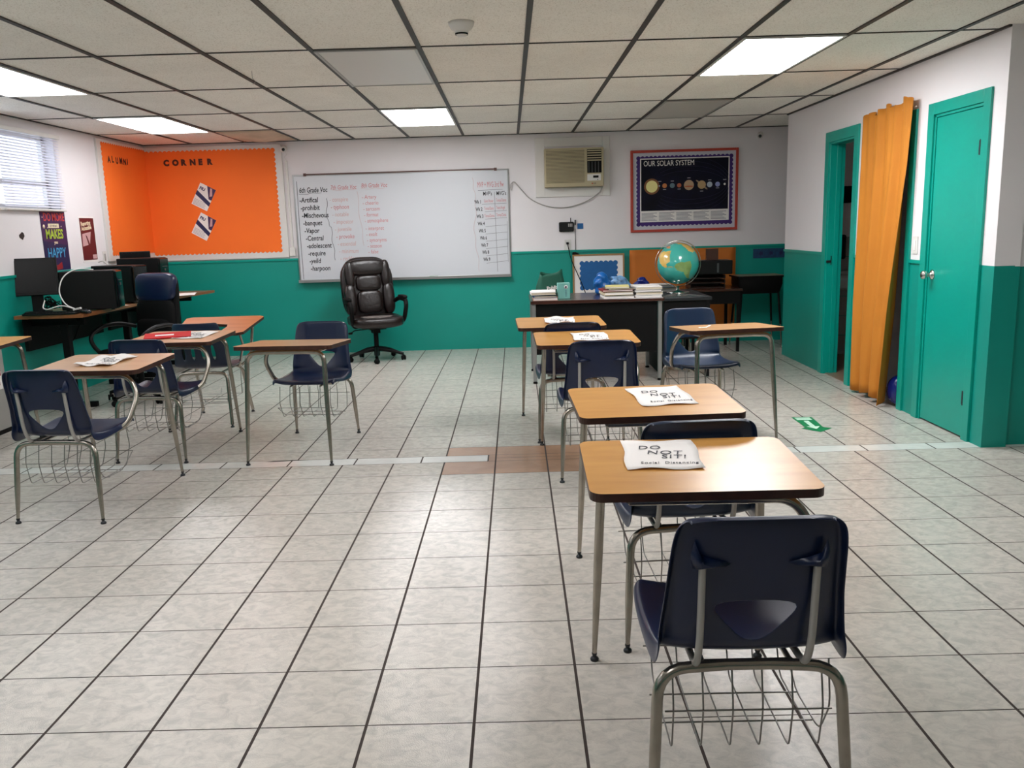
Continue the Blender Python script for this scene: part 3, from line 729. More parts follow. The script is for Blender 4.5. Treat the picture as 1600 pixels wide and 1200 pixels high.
mouse((-3.50, 6.93, .801), 1.2, 'black mouse at the front edge of the near computer table')
mouse((-3.58, 7.05, .801), 1.4, 'larger black mouse beside the big tower')
mouse((-3.62, 7.66, .801), 1.0, 'black mouse between the two front towers')
def cable(name, label, pts, r, m, cat='cable', rad=.08):
    b = MB(); b.tube(fillet(pts, rad, 8), r, 8); return tag(b.build(name, [m]), label, cat)
wc = thing('white_cable', 'white computer cable arching over the big black tower', 'cable')
b = MB(); b.tube(fillet([(-3.58, 7.30, 1.142), (-3.68, 7.20, 1.16), (-3.73, 7.06, 1.10), (-3.745, 7.0, .97), (-3.68, 6.97, .87), (-3.60, 6.95, .84)], .09, 8), .005, 8)
b.tube(fillet([(-3.60, 6.945, .84), (-3.70, 6.94, .875), (-3.80, 6.90, .84), (-3.84, 6.91, .855), (-3.86, 6.99, .91)], .05, 8), .005, 8); b.build('cord', ['white'], wc)
b = MB(); b.box(-.012, .012, -.035, .035, -.008, .008); b.build('connector', ['white'], wc, (-3.575, 6.945, .838), rot=(-.2, 0, 1.4), bevel=.003)
cable('white_plug_lead', 'short white lead rising behind the second tower', [(-4.07, 8.42, 1.17), (-4.0, 8.38, 1.19), (-3.92, 8.34, 1.12), (-3.90, 8.30, .81)], .005, 'white')
tb = MB(); rnd = random.Random(11)
for k in range(9):
    p = [Vector((-4.0+rnd.random()*.06, 7.14+rnd.random()*.35, .815+rnd.random()*.03))]
    for i in range(5): p.append(Vector((-4.0+rnd.random()*.12, 7.14+rnd.random()*.18, .815+rnd.random()*.12)))
    tb.tube(fillet(p, .06, 5), .004, 6)
o = tag(tb.build('cable_tangle', ['black']), 'tangle of thin black cables behind the near monitor', 'cables'); o['kind'] = 'stuff'
cable('hanging_cable', 'black cable looping down under the near computer table', [(-3.95, 7.2, .735), (-3.95, 7.35, .62), (-3.95, 7.52, .48), (-3.95, 7.66, .62), (-3.95, 7.8, .735)], .004, 'black')
def flat_paper(label, loc, rz, wd=.21, hg=.28, m='paper', name='paper_sheet'):
    b = MB(); rows = [[((j/6-.5)*wd, (i/6-.5)*hg, .001+.002*math.sin(i*1.3+j)**2) for j in range(7)] for i in range(7)]
    b.grid(rows); return tag(b.build(name, [m], None, loc, rz, solid=.0005), label, 'paper')
flat_paper('white sheet on the near computer table between the towers', (-3.62, 7.62, .8015), .9)
flat_paper('white and pink sheets on the far computer table beside the office chair', (-3.46, 8.85, .8015), .3, .3, .42)
b = MB(); b.pillow((0, 0, .025), (.05, .07, .025), .6); tag(b.build('black_device', ['black'], None, (-3.62, 9.05, .801)), 'small black device behind the pink sheets on the far computer table', 'device')
# grey cabinet at the left edge
t = thing('storage_cabinet', 'slim light grey metal cabinet at the left edge of the photo', 'cabinet', (-3.94, 6.09, 0))
b = MB(); b.box(-.14, .15, -.10, .11, .03, .63); b.build('body', ['lightgrey'], t, bevel=.004)
b = MB(); b.box(-.138, .152, -.102, .112, 0, .03); b.build('plinth', ['black'], t)
b = MB(); b.box(.15, .152, -.06, .06, .33, .46); b.box(.152, .154, -.05, .05, .43, .50, 1); b.box(.152, .153, -.04, .03, .36, .40, 1); b.build('printed_label', ['paper', 'brick'], t)

# ------------------------------------------------------------------ back wall
def wb(x): return x
YW = YB-.001
# orange bulletin boards
t = thing('bulletin_board', 'orange papered bulletin board on the back wall reading CORNER', 'bulletin board', (0, YW, 0), 0, 'orange corner boards')
b = MB(); b.box(XL+.02, -2.53, -.022, 0, 1.125, 2.385); b.build('backing', ['white'], t, bevel=.002)
b = MB(); b.prism(scallop(XL+.025, -2.60, 1.185, 2.345, .05, .016, 'tbr'), 0, .002, 0, None, TR(0, -.023, 0) @ RB); b.build('orange_paper', ['orange'], t)
for k, ch in enumerate('CORNER'):
    text(ch, .085, 'brownink', t, TR(-3.86+k*.098, -.0262, 2.185) @ RB, 'letter', bold=.006)
t = thing('side_bulletin_board', 'orange papered bulletin board on the left wall with ALUMNI letters', 'bulletin board', (XL+.001, 0, 0), 0, 'orange corner boards')
b = MB(); b.box(0, .022, 8.66, YB-.025, 1.17, 2.385); b.build('backing', ['white'], t, bevel=.002)
b = MB(); b.prism(scallop(8.74, YB-.026, 1.22, 2.36, .05, .016, 'tbl'), 0, .002, 0, None, TR(.023, 0, 0) @ RL); b.build('orange_paper', ['orange'], t)
for k, ch in enumerate('ALUMNI'):
    text(ch, .085, 'brownink', t, TR(.0262, 8.86+k*.088, 2.165+.006*(k % 2)) @ RL, 'letter', bold=.004)
def flyer(x, z, rz, label):
    t = thing('flyer', label, 'flyer', (x, YW-.028, z), 0, 'tilted flyers on the orange board'); t.rotation_euler = (PI/2, 0, 0); t.rotation_euler.rotate_axis('Z', rz)
    b = MB(); b.box(-.095, .095, -.13, .13, 0, .002); b.build('sheet', ['paper'], t)
    b = MB(); b.prism([(-.01, .13), (.095, .13), (.095, .0), (.06, -.0)], .002, .0026); b.build('photo_print', ['violet'], t)
    b = MB(); b.prism([(.03, .12), (.05, .125), (.085, .05), (.06, .03)], .0026, .003); b.build('photo_highlight', ['pinkish'], t)
    b = MB(); b.prism([(-.095, .04), (.095, -.03), (.095, -.075), (-.095, -.01)], .002, .0028); b.build('colour_band', ['navyprint'], t)
    text('FIU', .045, 'navyprint', t, TR(-.08, .062, .003), 'logo', bold=.002)
    b = MB()
    for k in range(5): b.box(-.085, .06-.01*(k % 2), -.06-k*.014, -.056-k*.014, .002, .0026)
    b.build('print_lines', ['txt'], t)
flyer(-3.445, 1.83, math.radians(-28), 'upper tilted white and navy flyer on the orange board')
flyer(-3.475, 1.50, math.radians(-30), 'lower tilted white and navy flyer on the orange board')

# whiteboard
t = thing('whiteboard', 'large whiteboard with handwritten vocabulary lists on the back wall', 'whiteboard', (0, YW, 0))
wx0, wx1, wz0, wz1 = -2.43, .012, .845, 2.04
b = MB(); b.box(wx0+.01, wx1-.01, -.016, 0, wz0+.01, wz1-.01); b.build('panel', ['whiteboard'], t)
b = MB(); fw = .016
b.box(wx0, wx0+fw, -.022, 0, wz0, wz1); b.box(wx1-fw, wx1, -.022, 0, wz0, wz1); b.box(wx0+fw, wx1-fw, -.022, 0, wz0, wz0+fw); b.box(wx0+fw, wx1-fw, -.022, 0, wz1-fw, wz1)
b.build('frame', ['alu'], t, bevel=.002)
b = MB(); b.box(wx0, wx1, -.075, -.0225, wz0-.012, wz0+.006); b.box(wx0, wx1, -.078, -.072, wz0-.012, wz0+.02); b.build('marker_tray', ['alu'], t, bevel=.002)
b = MB(); b.box(-2.29, -.135, -.032, -.023, wz1-.006, wz1+.008); b.box(-2.30, -2.27, -.04, -.023, wz1-.018, wz1+.014); b.box(-.15, -.12, -.04, -.023, wz1-.018, wz1+.014); b.build('map_rail', [mat('brown_cork_rail', '#5A3B34', .5)], t)
yy = -.0172
text('6th Grade Voc', .078, 'ink', t, TR(-2.365, yy, 1.845) @ RB, 'handwriting', bold=.0012, sx=.68, shear=.15)
b = MB()
for k, wd_ in enumerate(('-Artifical', '-prohibit', '-Mischevous', '-banquet', '-Vapor', '-Central', '-adolescent', '-require', '-yeild', '-harpoon')):
    glyphs(b, wd_, .078, TR(-2.37+.008*k, yy, 1.735-k*.0855) @ RB, bold=.0012, sx=.78, shear=.1)
b.build('word_list', ['ink'], t)
text('7th Grade Voc', .07, 'redink', t, TR(-2.01, yy, 1.868) @ RB, 'handwriting', bold=.0002, sx=.7, shear=.2)
b = MB()
for k, wd_ in enumerate(('- conspire', '- typhoon', '- notable', '- impostor', '- juvenile', '- provoke', '- essential', '- minimum', '- reckless')):
    glyphs(b, wd_, .07, TR(-2.03+.01*k, yy, 1.735-k*.083) @ RB, 0 if k in (1, 5) else 1, sx=.75, shear=.1)
b.build('word_list', ['redink', 'fadedink'], t)
text('8th Grade Voc', .07, 'redink', t, TR(-1.66, yy, 1.88) @ RB, 'handwriting', bold=.0004, sx=.7, shear=.2)
b = MB()
for k, wd_ in enumerate(('- Artery', '- cheerio', '- sarcasm', '- format', '- atmosphere', '- interpret', '- exalt', '- synonyms', '- season', '- false')):
    glyphs(b, wd_, .062, TR(-1.66+.004*k, yy, 1.755-k*.066-(.02 if k > 4 else 0)) @ RB, sx=.8, shear=.1)
b.build('word_list', ['redink'], t)
def wavy(b, pts, r=.0022, amp=.008):
    p = []
    for a, c in zip(pts[:-1], pts[1:]):
        for k in range(10):
            q = k/10; p.append((a[0]+(c[0]-a[0])*q+amp*math.sin(q*6.28), yy-.0004, a[1]+(c[1]-a[1])*q+amp*.6*math.cos(q*12)))
    b.tube(p, r, 5)
b = MB(); b.tube([(-2.385, yy, 1.97), (-2.39, yy, 1.5), (-2.385, yy, .87)], .003, 5)
wavy(b, [(-2.37, 1.825), (-2.08, 1.84)]); wavy(b, [(-2.06, 1.77), (-2.07, 1.55), (-2.03, 1.45), (-2.02, 1.25), (-2.0, 1.06)], .0024)
b.tube([(-.34, yy, 1.81), (-.06, yy, 1.815)], .002, 5)
for k in range(9): b.tube([(-.27 if k else -.3, yy, 1.655-k*.083), (-.02, yy, 1.662-k*.081)], .0016, 5)
b.tube([(-.155, yy, 1.79), (-.15, yy, 1.3), (-.145, yy, .89)], .0018, 5); b.tube([(-.02, yy, 1.46), (-.02, yy, 1.0)], .0016, 5)
b.build('drawn_lines', ['bluegreyink'], t)
b = MB(); wavy(b, [(-1.99, 1.86), (-1.70, 1.865)], .0014); wavy(b, [(-1.66, 1.865), (-1.36, 1.87)], .0014); wavy(b, [(-1.71, 1.84), (-1.69, 1.5), (-1.66, 1.2)], .0014)
wavy(b, [(-.40, 1.95), (-.38, 1.8), (-.37, 1.6), (-.4, 1.35), (-.37, 1.1), (-.35, .88)], .0014); b.build('faint_drawn_lines', ['fadedink'], t)
text('MVP + MVG 3rd 9w', .085, 'redink', t, TR(-.345, yy, 1.845) @ RB, 'handwriting', sx=.42)
text("MVP's    MVG's", .062, 'ink', t, TR(-.285, yy, 1.752) @ RB, 'handwriting', bold=.0006, sx=.68)
b = MB()
for k in range(9):
    glyphs(b, 'Wk %d' % (k+1), .055, TR(-.385+.010*k, yy, 1.665-k*.081) @ RB, bold=.0012, sx=.62)
b.build('week_numbers', ['ink'], t); b = MB()
for k, (l_, r_) in enumerate((('Gavin/Xavier', 'Tomas/Danna'), ('Tomas/Dania', 'Twan/Angel'), ('Tomas/Danna', 'Tomas/Dania'))):
    glyphs(b, l_, .05, TR(-.275, yy, 1.675-k*.082) @ RB, sx=.4); glyphs(b, r_, .05, TR(-.14, yy, 1.68-k*.082) @ RB, sx=.42)
b.build('name_entries', ['redink'], t)
b = MB(); b.tube([(-.93, -.05, .86), (-.83, -.05, .86)], .008, 8); tag(b.build('marker', ['decalgreen'], None, (0, YW, 0)), 'green marker lying on the whiteboard tray', 'marker')

# conduit, outlet box and cameras
t = thing('wall_conduit', 'white plastic cable conduit running down beside the orange board', 'conduit', (0, YW, 0))
b = MB(); b.box(-2.50, -2.475, -.02, 0, 1.22, 2.2); b.build('raceway', ['white'], t, bevel=.003)
b = MB(); b.box(-2.522, -2.458, -.035, 0, 1.14, 1.24); b.build('junction_box', ['white'], t, bevel=.004)
b = MB(); b.tube(fillet([(-2.49, -.03, 2.32), (-2.47, -.02, 2.26), (-2.51, -.02, 2.24), (-2.47, -.02, 2.2)], .03), .003, 6); b.build('cord', ['white'], t)
def camera_dome(loc, label, rz):
    t = thing('security_camera', label, 'security camera', loc, rz)
    b = MB(); Tm = Matrix.Rotation(PI/2, 4, 'X'); b.lathe([(0, 0), (.035, 0), (.035, .02), (.02, .026)], 20, 0, Tm); b.build('mount', ['white'], t)
    b = MB(); b.lathe([(0, -.02), (.03, -.02), (.034, 0), (.034, .035), (.028, .045), (0, .046)], 20, 0, TR(0, -.03, 0) @ Matrix.Rotation(PI/2+.4, 4, 'X')); b.build('housing', ['white'], t)
    b = MB(); b.lathe([(0, .047), (.018, .047), (.016, .05), (0, .05)], 18, 0, TR(0, -.03, 0) @ Matrix.Rotation(PI/2+.4, 4, 'X')); b.build('lens', ['blackgloss'], t)
camera_dome((-2.50, YW, 2.335), 'white security camera above the conduit by the orange board', .1)
camera_dome((2.85, YW, 2.325), 'security camera high in the far right corner', -.3)

# air conditioner
t = thing('air_conditioner', 'cream window air conditioner set in a white panel above the teacher desk', 'air conditioner', (0, YW, 0))
b = MB(); b.box(.315, .42, -.02, 0, 1.712, 2.362); b.box(1.07, 1.156, -.02, 0, 1.712, 2.362); b.box(.42, 1.07, -.02, 0, 2.262, 2.362); b.box(.42, 1.07, -.02, 0, 1.712, 1.812); b.build('mounting_panel', ['white'], t, bevel=.003)
b = MB(); b.box(.415, 1.075, -.14, 0, 1.815, 2.235); b.build('case', ['ac'], t, bevel=.008)
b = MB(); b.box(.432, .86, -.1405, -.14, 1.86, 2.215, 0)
for k in range(24): z = 1.862+k*.0147; b.box(.432, .86, -.15, -.1405, z+.004, z+.012, 1)
b.build('intake_grille', ['acdark', 'ac'], t)
b = MB(); b.box(.89, 1.05, -.1415, -.14, 1.96, 2.215, 0)
for k in range(5): z = 2.09+k*.026; b.box(.893, 1.047, -.152, -.1415, z, z+.012, 1)
for k in range(4): b.box(.905+k*.036, .912+k*.036, -.148, -.1415, 1.965, 2.08, 2)
b.build('outlet_louvre', ['black', 'ac', 'grey'], t)
b = MB(); b.box(.89, 1.04, -.145, -.14, 1.875, 1.945); b.build('control_panel', ['white'], t)
b = MB(); b.box(.955, 1.015, -.147, -.145, 1.905, 1.93); b.box(1.0, 1.01, -.147, -.145, 1.882, 1.89); b.build('display', ['black'], t)
b = MB(); b.lathe([(0, 0), (.008, 0), (.008, .002), (0, .002)], 16, 0, TR(.945, -.1405, 1.845) @ RB); b.build('logo_disc', ['redframe'], t)
text('LG', .022, 'grey', t, TR(.958, -.1415, 1.838) @ RB, 'logo', bold=.0008)
b = MB(); b.tube(fillet([(1.075, -.06, 1.83), (1.05, -.03, 1.76), (.93, -.015, 1.67), (.7, -.012, 1.585), (.45, -.012, 1.60), (.25, -.012, 1.69), (.13, -.02, 1.83), (.07, -.03, 1.90), (.03, -.03, 1.87), (.035, -.03, 1.80)], .12, 6), .006, 8); b.build('power_cord', ['lightgrey'], t)
# router, sticky note and outlet
t = thing('router', 'black router mounted on the back wall below the air conditioner', 'router', (.655, YW, 1.375))
b = MB(); b.box(-.085, .085, -.04, 0, -.055, .055); b.build('body', ['blackp'], t, bevel=.012)
b = MB(); 
for k in range(3): b.box(.02+k*.018, .03+k*.018, -.0415, -.04, .0, .035)
b.build('port_label', ['lightgrey'], t)
b = MB(); b.tube([(.05, -.02, .05), (.05, -.02, .10)], .004, 6); b.box(.095, .107, -.03, -.005, .02, .075); b.build('antenna', ['black'], t)
b = MB(); b.box(-.034, .034, -.003, 0, -.032, .032); tag(b.build('sticky_note', ['blue'], None, (.815, YW, 1.378)), 'small bright blue square note on the wall beside the router', 'note')
t = thing('wall_outlet', 'white wall outlet with black plug under the router', 'outlet', (.665, YW, 1.168))
b = MB(); b.box(-.04, .04, -.008, 0, -.062, .062); b.build('cover_plate', ['white'], t, bevel=.002)
b = MB(); b.box(-.014, .014, -.035, -.008, .008, .034); b.build('plug', ['black'], t, bevel=.004)
cable('extension_cord', 'black power cord hanging from the wall outlet behind the teacher desk', [(.665, YW-.03, 1.185), (.70, YW-.06, 1.0), (.76, YW-.10, .86), (.86, YW-.12, .62), (.9, YW-.06, .1)], .005, 'black')
b = MB(); b.box(-.02, .02, -.03, .0, -.03, .04); tag(b.build('power_adapter', ['black'], None, (.76, YW-.015, .86), bevel=.006), 'black power adapter on the cord beside the small blue board', 'adapter')
cable('router_cable', 'thin black cable dropping from the router to the green wall', [(.755, YW-.01, 1.35), (.757, YW-.008, 1.2), (.757, YW-.008, 1.07), (.72, YW-.02, 1.06)], .003, 'black')
b = MB(); b.pillow((0, 0, 0), (.045, .02, .022), .7, 16, 10); tag(b.build('cable_lump', ['black'], None, (.76, YW-.022, 1.06), rot=(0, .35, 0)), 'black plug lump on the top corner of the small blue board', 'plug')

# solar system poster
t = thing('solar_system_poster', 'framed OUR SOLAR SYSTEM poster with red frame and purple border', 'poster', (0, YW, 0))
x0, x1, z0, z1 = 1.39, 2.606, 1.288, 2.195
b = MB(); fw = .028
for q in ((x0, x0+fw, z0, z1), (x1-fw, x1, z0, z1), (x0+fw, x1-fw, z0, z0+fw), (x0+fw, x1-fw, z1-fw, z1)): b.box(q[0], q[1], -.03, 0, q[2], q[3])
b.build('frame', ['redframe'], t, bevel=.003)
b = MB(); b.box(x0+fw, x1-fw, -.012, 0, z0+fw, z1-fw); b.build('backing_board', ['boardgrey'], t)
b = MB(); b.prism(scallop(1.455, 2.55, 1.352, 2.132, .047, .014), 0, .002, 0, None, TR(0, -.0122, 0) @ RB); b.build('purple_border', ['purple'], t)
b = MB(); b.box(1.498, 2.508, -.017, -.0145, 1.40, 2.105); b.build('print_margin', ['paper'], t)
b = MB(); b.box(1.51, 2.496, -.0185, -.0172, 1.525, 2.093); b.build('space_print', ['darkspace'], t)
text('OUR SOLAR SYSTEM', .083, 'paper', t, TR(1.535, -.0195, 2.02) @ RB, 'title', sx=.76)
def disc(x, z, r, m, y=-.0192, rx=None, rot=0, name='planet'):
    b = MB(); rx = rx or r; b.prism([(rx*math.cos(a*PI/14), r*math.sin(a*PI/14)) for a in range(28)], 0, .0006, 0, None, TR(x, y, z) @ RB @ Matrix.Rotation(rot, 4, 'Z')); return b.build(name, [m], t)
disc(1.63, 1.795, .088, 'glow', -.0188); disc(1.63, 1.795, .066, 'sun', -.0196)
for x, r_, m_ in ((1.715, .008, 'ura'), (1.775, .026, 'venus'), (1.862, .028, 'earth'), (1.94, .024, 'mars'), (2.05, .056, 'jup'), (2.285, .031, 'ura'), (2.375, .027, 'nep'), (2.455, .012, 'paper')): disc(x, 1.80, r_, m_)
disc(2.05, 1.785, .008, 'mars', -.0199, .05, name='planet_band'); disc(2.195, 1.80, .012, 'ring', -.0194, .085, -PI/4+.1, 'planet_ring'); disc(2.195, 1.80, .046, 'sat', -.0199)
b = MB()
for k in range(4):
    a0 = .16+.05*k; b.tube([(2.05+(.42+.02*k)*math.cos(a), -.0187, 1.8+a0*math.sin(a)) for a in [-2.4+4.8*i/40 for i in range(41)]], .0009, 4)
b.build('orbit_lines', ['orbit'], t)
b = MB()
for k in range(5):
    for i in range(7): b.box(1.515+k*.197, 1.515+k*.197+.175-.02*(i % 3), -.0178, -.0172, 1.415+i*.0135, 1.422+i*.0135)
for k, x in enumerate((1.72, 1.775, 1.862, 1.94, 2.05, 2.195, 2.285, 2.375, 2.455)): zz = 1.80+(-1 if k % 2 else 1)*(.045+(.03 if k in (4, 5) else 0)); b.box(x-.018, x+.018, -.0196, -.0187, zz, zz+.008)
b.build('caption_lettering', ['txt'], t)

# orange paper panel, dark strip on the wall, small blue board
rows = []
for i in range(13):
    rows.append([(1.375+j*1.22/16, -.006-.006*math.sin(j*1.1+i*.3)**2-.004*math.sin(i*1.7+j*.4)**2, .08+i*1.01/12) for j in range(17)])
b = MB(); b.grid(rows); tag(b.build('craft_paper', ['orange2'], None, (0, YW-.006, 0), solid=.001), 'wrinkled orange paper panel taped low on the green back wall', 'paper panel')
t = thing('wall_strip', 'dark blue patterned border strip on the far right green wall', 'border strip', (2.80, YW-.002, .955))
b = MB(); b.box(0, .62, -.004, 0, 0, .108); b.build('strip', ['darkblue'], t)
b = MB(); 
for k in range(5): b.prism([(.09+k*.115+.022*math.cos(a*PI/5), .054+.03*math.sin(a*PI/5)*(1 if a % 2 else .5)) for a in range(10)], 0, .001, 0, None, TR(0, -.0045, 0) @ RB)
b.build('printed_motif', ['navyp'], t)
t = thing('small_bulletin_board', 'small wood-framed board with scalloped blue paper leaning on the back wall', 'bulletin board', (0, YB-.03, 0)); t.rotation_euler = (-.04, 0, 0); t.location = (0, YB-.085, .02)
x0, x1, z0, z1 = .715, 1.31, .56, 1.04
b = MB(); fw = .018
for q in ((x0, x0+fw, z0, z1), (x1-fw, x1, z0, z1), (x0+fw, x1-fw, z0, z0+fw), (x0+fw, x1-fw, z1-fw, z1)): b.box(q[0], q[1], -.02, 0, q[2], q[3])
b.build('frame', ['tanwood'], t, bevel=.003)
b = MB(); b.box(x0+fw, x1-fw, -.01, 0, z0+fw, z1-fw); b.build('white_backing', ['paper'], t)
b = MB(); b.prism(scallop(.795, 1.235, .63, .965, .052, .016), 0, .002, 0, None, TR(0, -.0105, 0) @ RB); b.build('blue_paper', ['blue'], t)
b = MB(); b.box(.75, 1.27, .0, .03, 0, z0+.01); b.build('prop_stand', ['darkwood'], t)

# posters on the left wall
XW = XL+.001
t = thing('motivational_poster', 'tall navy poster reading DO MORE OF WHAT MAKES YOU HAPPY', 'poster', (XW, 0, 0), 0, 'posters on the left wall')
b = MB(); b.box(0, .003, 7.50, 7.915, 1.13, 1.662); b.build('sheet', ['navyp'], t)
b = MB(); b.prism([(7.50, 1.40), (7.915, 1.35), (7.915, 1.662), (7.50, 1.662)], 0, .0004, 0, None, TR(.0031, 0, 0) @ RL); b.build('violet_print', ['violet'], t)
text('DO MORE', .10, 'salmon', t, TR(.0045, 7.545, 1.57) @ RL, bold=.001, sx=.78)
b = MB(); b.box(.0036, .0042, 7.61, 7.79, 1.508, 1.545); b.build('word_banner', ['cream'], t)
text('OF WHAT', .032, 'navyp', t, TR(.0045, 7.635, 1.515) @ RL, sx=.9)
text('MAKES', .115, 'lime', t, TR(.0045, 7.555, 1.415) @ RL, bold=.003, sx=.83)
text('you', .04, 'cream', t, TR(.0045, 7.68, 1.368) @ RL, bold=.001)
text('HAPPY', .125, 'cyan', t, TR(.0045, 7.55, 1.245) @ RL, bold=.001, sx=.82)
b = MB(); b.prism([(7.61, 1.205), (7.69, 1.175), (7.77, 1.205), (7.775, 1.145), (7.69, 1.135), (7.60, 1.145)], 0, .0006, 0, None, TR(.0036, 0, 0) @ RL); b.build('book_print', ['brick'], t)
b = MB(); b.lathe([(0, 0), (.018, 0), (.018, .0006), (0, .0006)], 16, 0, TR(.0036, 7.54, 1.52) @ RL)
for y, z in ((7.53, 1.6), (7.60, 1.51), (7.83, 1.52), (7.55, 1.24), (7.85, 1.63)): b.lathe([(0, 0), (.006, 0), (.006, .0006), (0, .0006)], 10, 0, TR(.0036, y, z) @ RL)
b.build('dot_print', ['cream'], t)
t = thing('maroon_poster', 'narrow maroon poster on the left wall beside the orange board', 'poster', (XW, 0, 0), 0, 'posters on the left wall')
b = MB(); b.box(0, .002, 8.165, 8.46, 1.18, 1.615); b.build('sheet', ['paper'], t)
b = MB(); b.box(.002, .003, 8.175, 8.45, 1.20, 1.60); b.build('maroon_print', ['maroon'], t)
text('Reporting\nAccessible', .055, 'cream', t, TR(.0036, 8.195, 1.525) @ RL @ Matrix.Rotation(.08, 4, 'Z'), bold=.0015, sx=.85, line=.8)
b = MB(); b.prism([(8.19, 1.33), (8.33, 1.35), (8.37, 1.47), (8.20, 1.45)], 0, .0005, 0, None, TR(.0032, 0, 0) @ RL); b.box(.0032, .0037, 8.36, 8.44, 1.21, 1.25); b.build('photo_print', ['pinkish'], t)
b = MB(); b.prism([(8.26, 1.44), (8.285, 1.43), (8.33, 1.35), (8.30, 1.34), (8.28, 1.39)], 0, .0005, 0, None, TR(.0039, 0, 0) @ RL); b.build('figure_print', ['maroon'], t)
def plate(loc, face, label, name='light_switch', rockers=1):
    t = thing(name, label, 'switch', loc)
    if face == 'R': b = MB(); b.box(-.006, 0, -.035, .035, -.06, .06); b.build('cover_plate', ['white'], t, bevel=.002); b = MB(); b.box(-.011, -.006, -.012, .012, -.035, .035); b.build('rocker', ['paper'], t, bevel=.002)
    else: b = MB(); b.box(0, .006, -.035, .035, -.06, .06); b.build('cover_plate', ['white'], t, bevel=.002); b = MB(); b.box(.006, .011, -.012, .012, -.035, .035); b.build('rocker', ['lightgrey'], t, bevel=.002)
plate((XR-.0005, 5.905, 1.19), 'R', 'white wall switch between the curtain and the closed green door')
plate((XL+.0005, 8.60, 1.215), 'L', 'small switch plate between the maroon poster and the orange board')
b = MB(); rnd = random.Random(5); b.prism([(.04*math.cos(a*.7)*(.6+.5*rnd.random()), .035*math.sin(a*.7)*(.6+.5*rnd.random())) for a in range(9)], 0, .001, 0, None, RL)
tag(b.build('wall_chip', ['darkmetal'], None, (XL+.001, 7.19, 1.44)), 'chipped dark patch in the white paint under the blinds', 'wall damage')

# curtain
rows = []
NZ, NY = 30, 70
for i in range(NZ+1):
    v = i/NZ; z = 2.15-(2.15-.03)*v; row = []
    yl = 6.75-.04*v-.02*math.sin(v*3); yr = 5.94+.20*max(0, v-.2)
    for j in range(NY+1):
        u = j/NY; y = yl+(yr-yl)*u
        amp = .012+.032*min(1, v*1.5)
        x = XR-.05-amp*math.sin(u*2*PI*3.4+.9*math.sin(v*2.2+u*3))-.012*math.sin(u*2*PI*9+v*2)*(1-v*.6)-.03*v*u
        zz = z+(1-v)**8*(.018*math.sin(u*17)+.02*math.sin(u*41)*.5+.035*u-.03*max(0, .12-u)/.12)-v**6*(.02*math.sin(u*6+1)+.02*u)+v**6*.012
        row.append((x, y, zz))
    rows.append(row)
t = thing('curtain', 'yellow-orange cloth curtain hanging over the middle doorway', 'curtain', (0, 0, 0))
b = MB(); b.grid(rows); b.build('cloth', ['curtain'], t, solid=.002)
b = MB(); b.tube([(XR-.025, 5.96, 2.12), (XR-.025, 6.78, 2.12)], .006, 8); b.build('rod', ['white'], t)
b = MB(); b.pillow((0, 0, .12), (.14, .08, .12), .8, 22, 14); tag(b.build('blue_bag', ['bagnavy'], None, (XR+.10, 6.13, .0)), 'dark blue bag on the floor behind the curtain', 'bag')

# bathroom fittings seen through the open doorway
t = thing('sink', 'white wall sink in the dark bathroom behind the open doorway', 'sink', (3.22, 8.58, .80))
b = MB(); b.pillow((0, -.2, -.04), (.22, .19, .075), .5, 28, 14); b.box(-.2, .2, -.06, 0, -.02, .06); b.build('basin', ['porcelain'], t)
b = MB(); b.tube(fillet([(0, -.05, .05), (0, -.05, .13), (0, -.17, .12)], .04), .012, 8); b.tube([(-.08, -.05, .05), (-.08, -.05, .09)], .015, 8); b.tube([(.08, -.05, .05), (.08, -.05, .09)], .015, 8); b.build('faucet', ['darkmetal'], t)
b = MB(); b.tube(fillet([(0, -.2, -.1), (0, -.2, -.38), (0, -.12, -.42), (0, -.06, -.34), (0, 0, -.32)], .05), .018, 8); b.build('drain_pipe', ['black'], t)
b = MB(); b.box(-.06, .06, -.1, 0, 0, .24); tag(b.build('soap_dispenser', ['blackp'], None, (3.30, 8.59, .98), bevel=.02), 'black soap dispenser on the bathroom wall above the sink', 'dispenser')
b = MB(); b.box(-.16, .16, -.12, 0, 0, .16); tag(b.build('towel_dispenser', ['black'], None, (3.26, 8.59, 1.53), bevel=.01), 'black paper towel dispenser high on the bathroom wall', 'dispenser')

# ------------------------------------------------------------------ teacher desk area
t = thing('teacher_desk', 'large dark walnut and black metal teacher desk', 'desk', (.17, 7.45, 0), 0)
b = MB(); b.box(0, 1.18, -.02, .76, .715, .745); b.build('desktop', ['darkwood'], t, bevel=.004)
b = MB(); b.box(.03, 1.12, .02, .035, .26, .715); b.build('modesty_panel', ['black'], t)
b = MB(); b.box(.04, .40, .10, .70, .30, .712); b.build('drawer_pedestal', ['black'], t, bevel=.003)
for x, y in ((.0, .0), (1.12, .0), (.0, .69), (1.12, .69)):
    b = MB(); b.box(x+.01, x+.045, y, y+.035, .02, .715); lg = b.build('leg', ['alu'], t, bevel=.004); b = MB(); b.lathe([(0, 0), (.02, 0), (.02, .012), (.01, .02)], 12, 0, TR(x+.027, y+.017, 0)); b.build('foot_glide', ['black'], lg)
b = MB(); b.tube([(.92, .3, .05), (.92, .3, .3)], .012, 8); b.tube([(.86, .25, .02), (.98, .35, .02)], .01, 8)
t = thing('desk_return', 'black metal side desk beside the teacher desk under the globe', 'desk', (1.36, 7.55, 0), 0)
b = MB(); b.box(0, .44, 0, .95, .70, .73); b.build('desktop', ['darkmetal'], t, bevel=.003)
b = MB(); b.box(.01, .03, .02, .93, .0, .70); b.box(.03, .42, .02, .035, .35, .70); b.build('side_panel', ['black'], t)
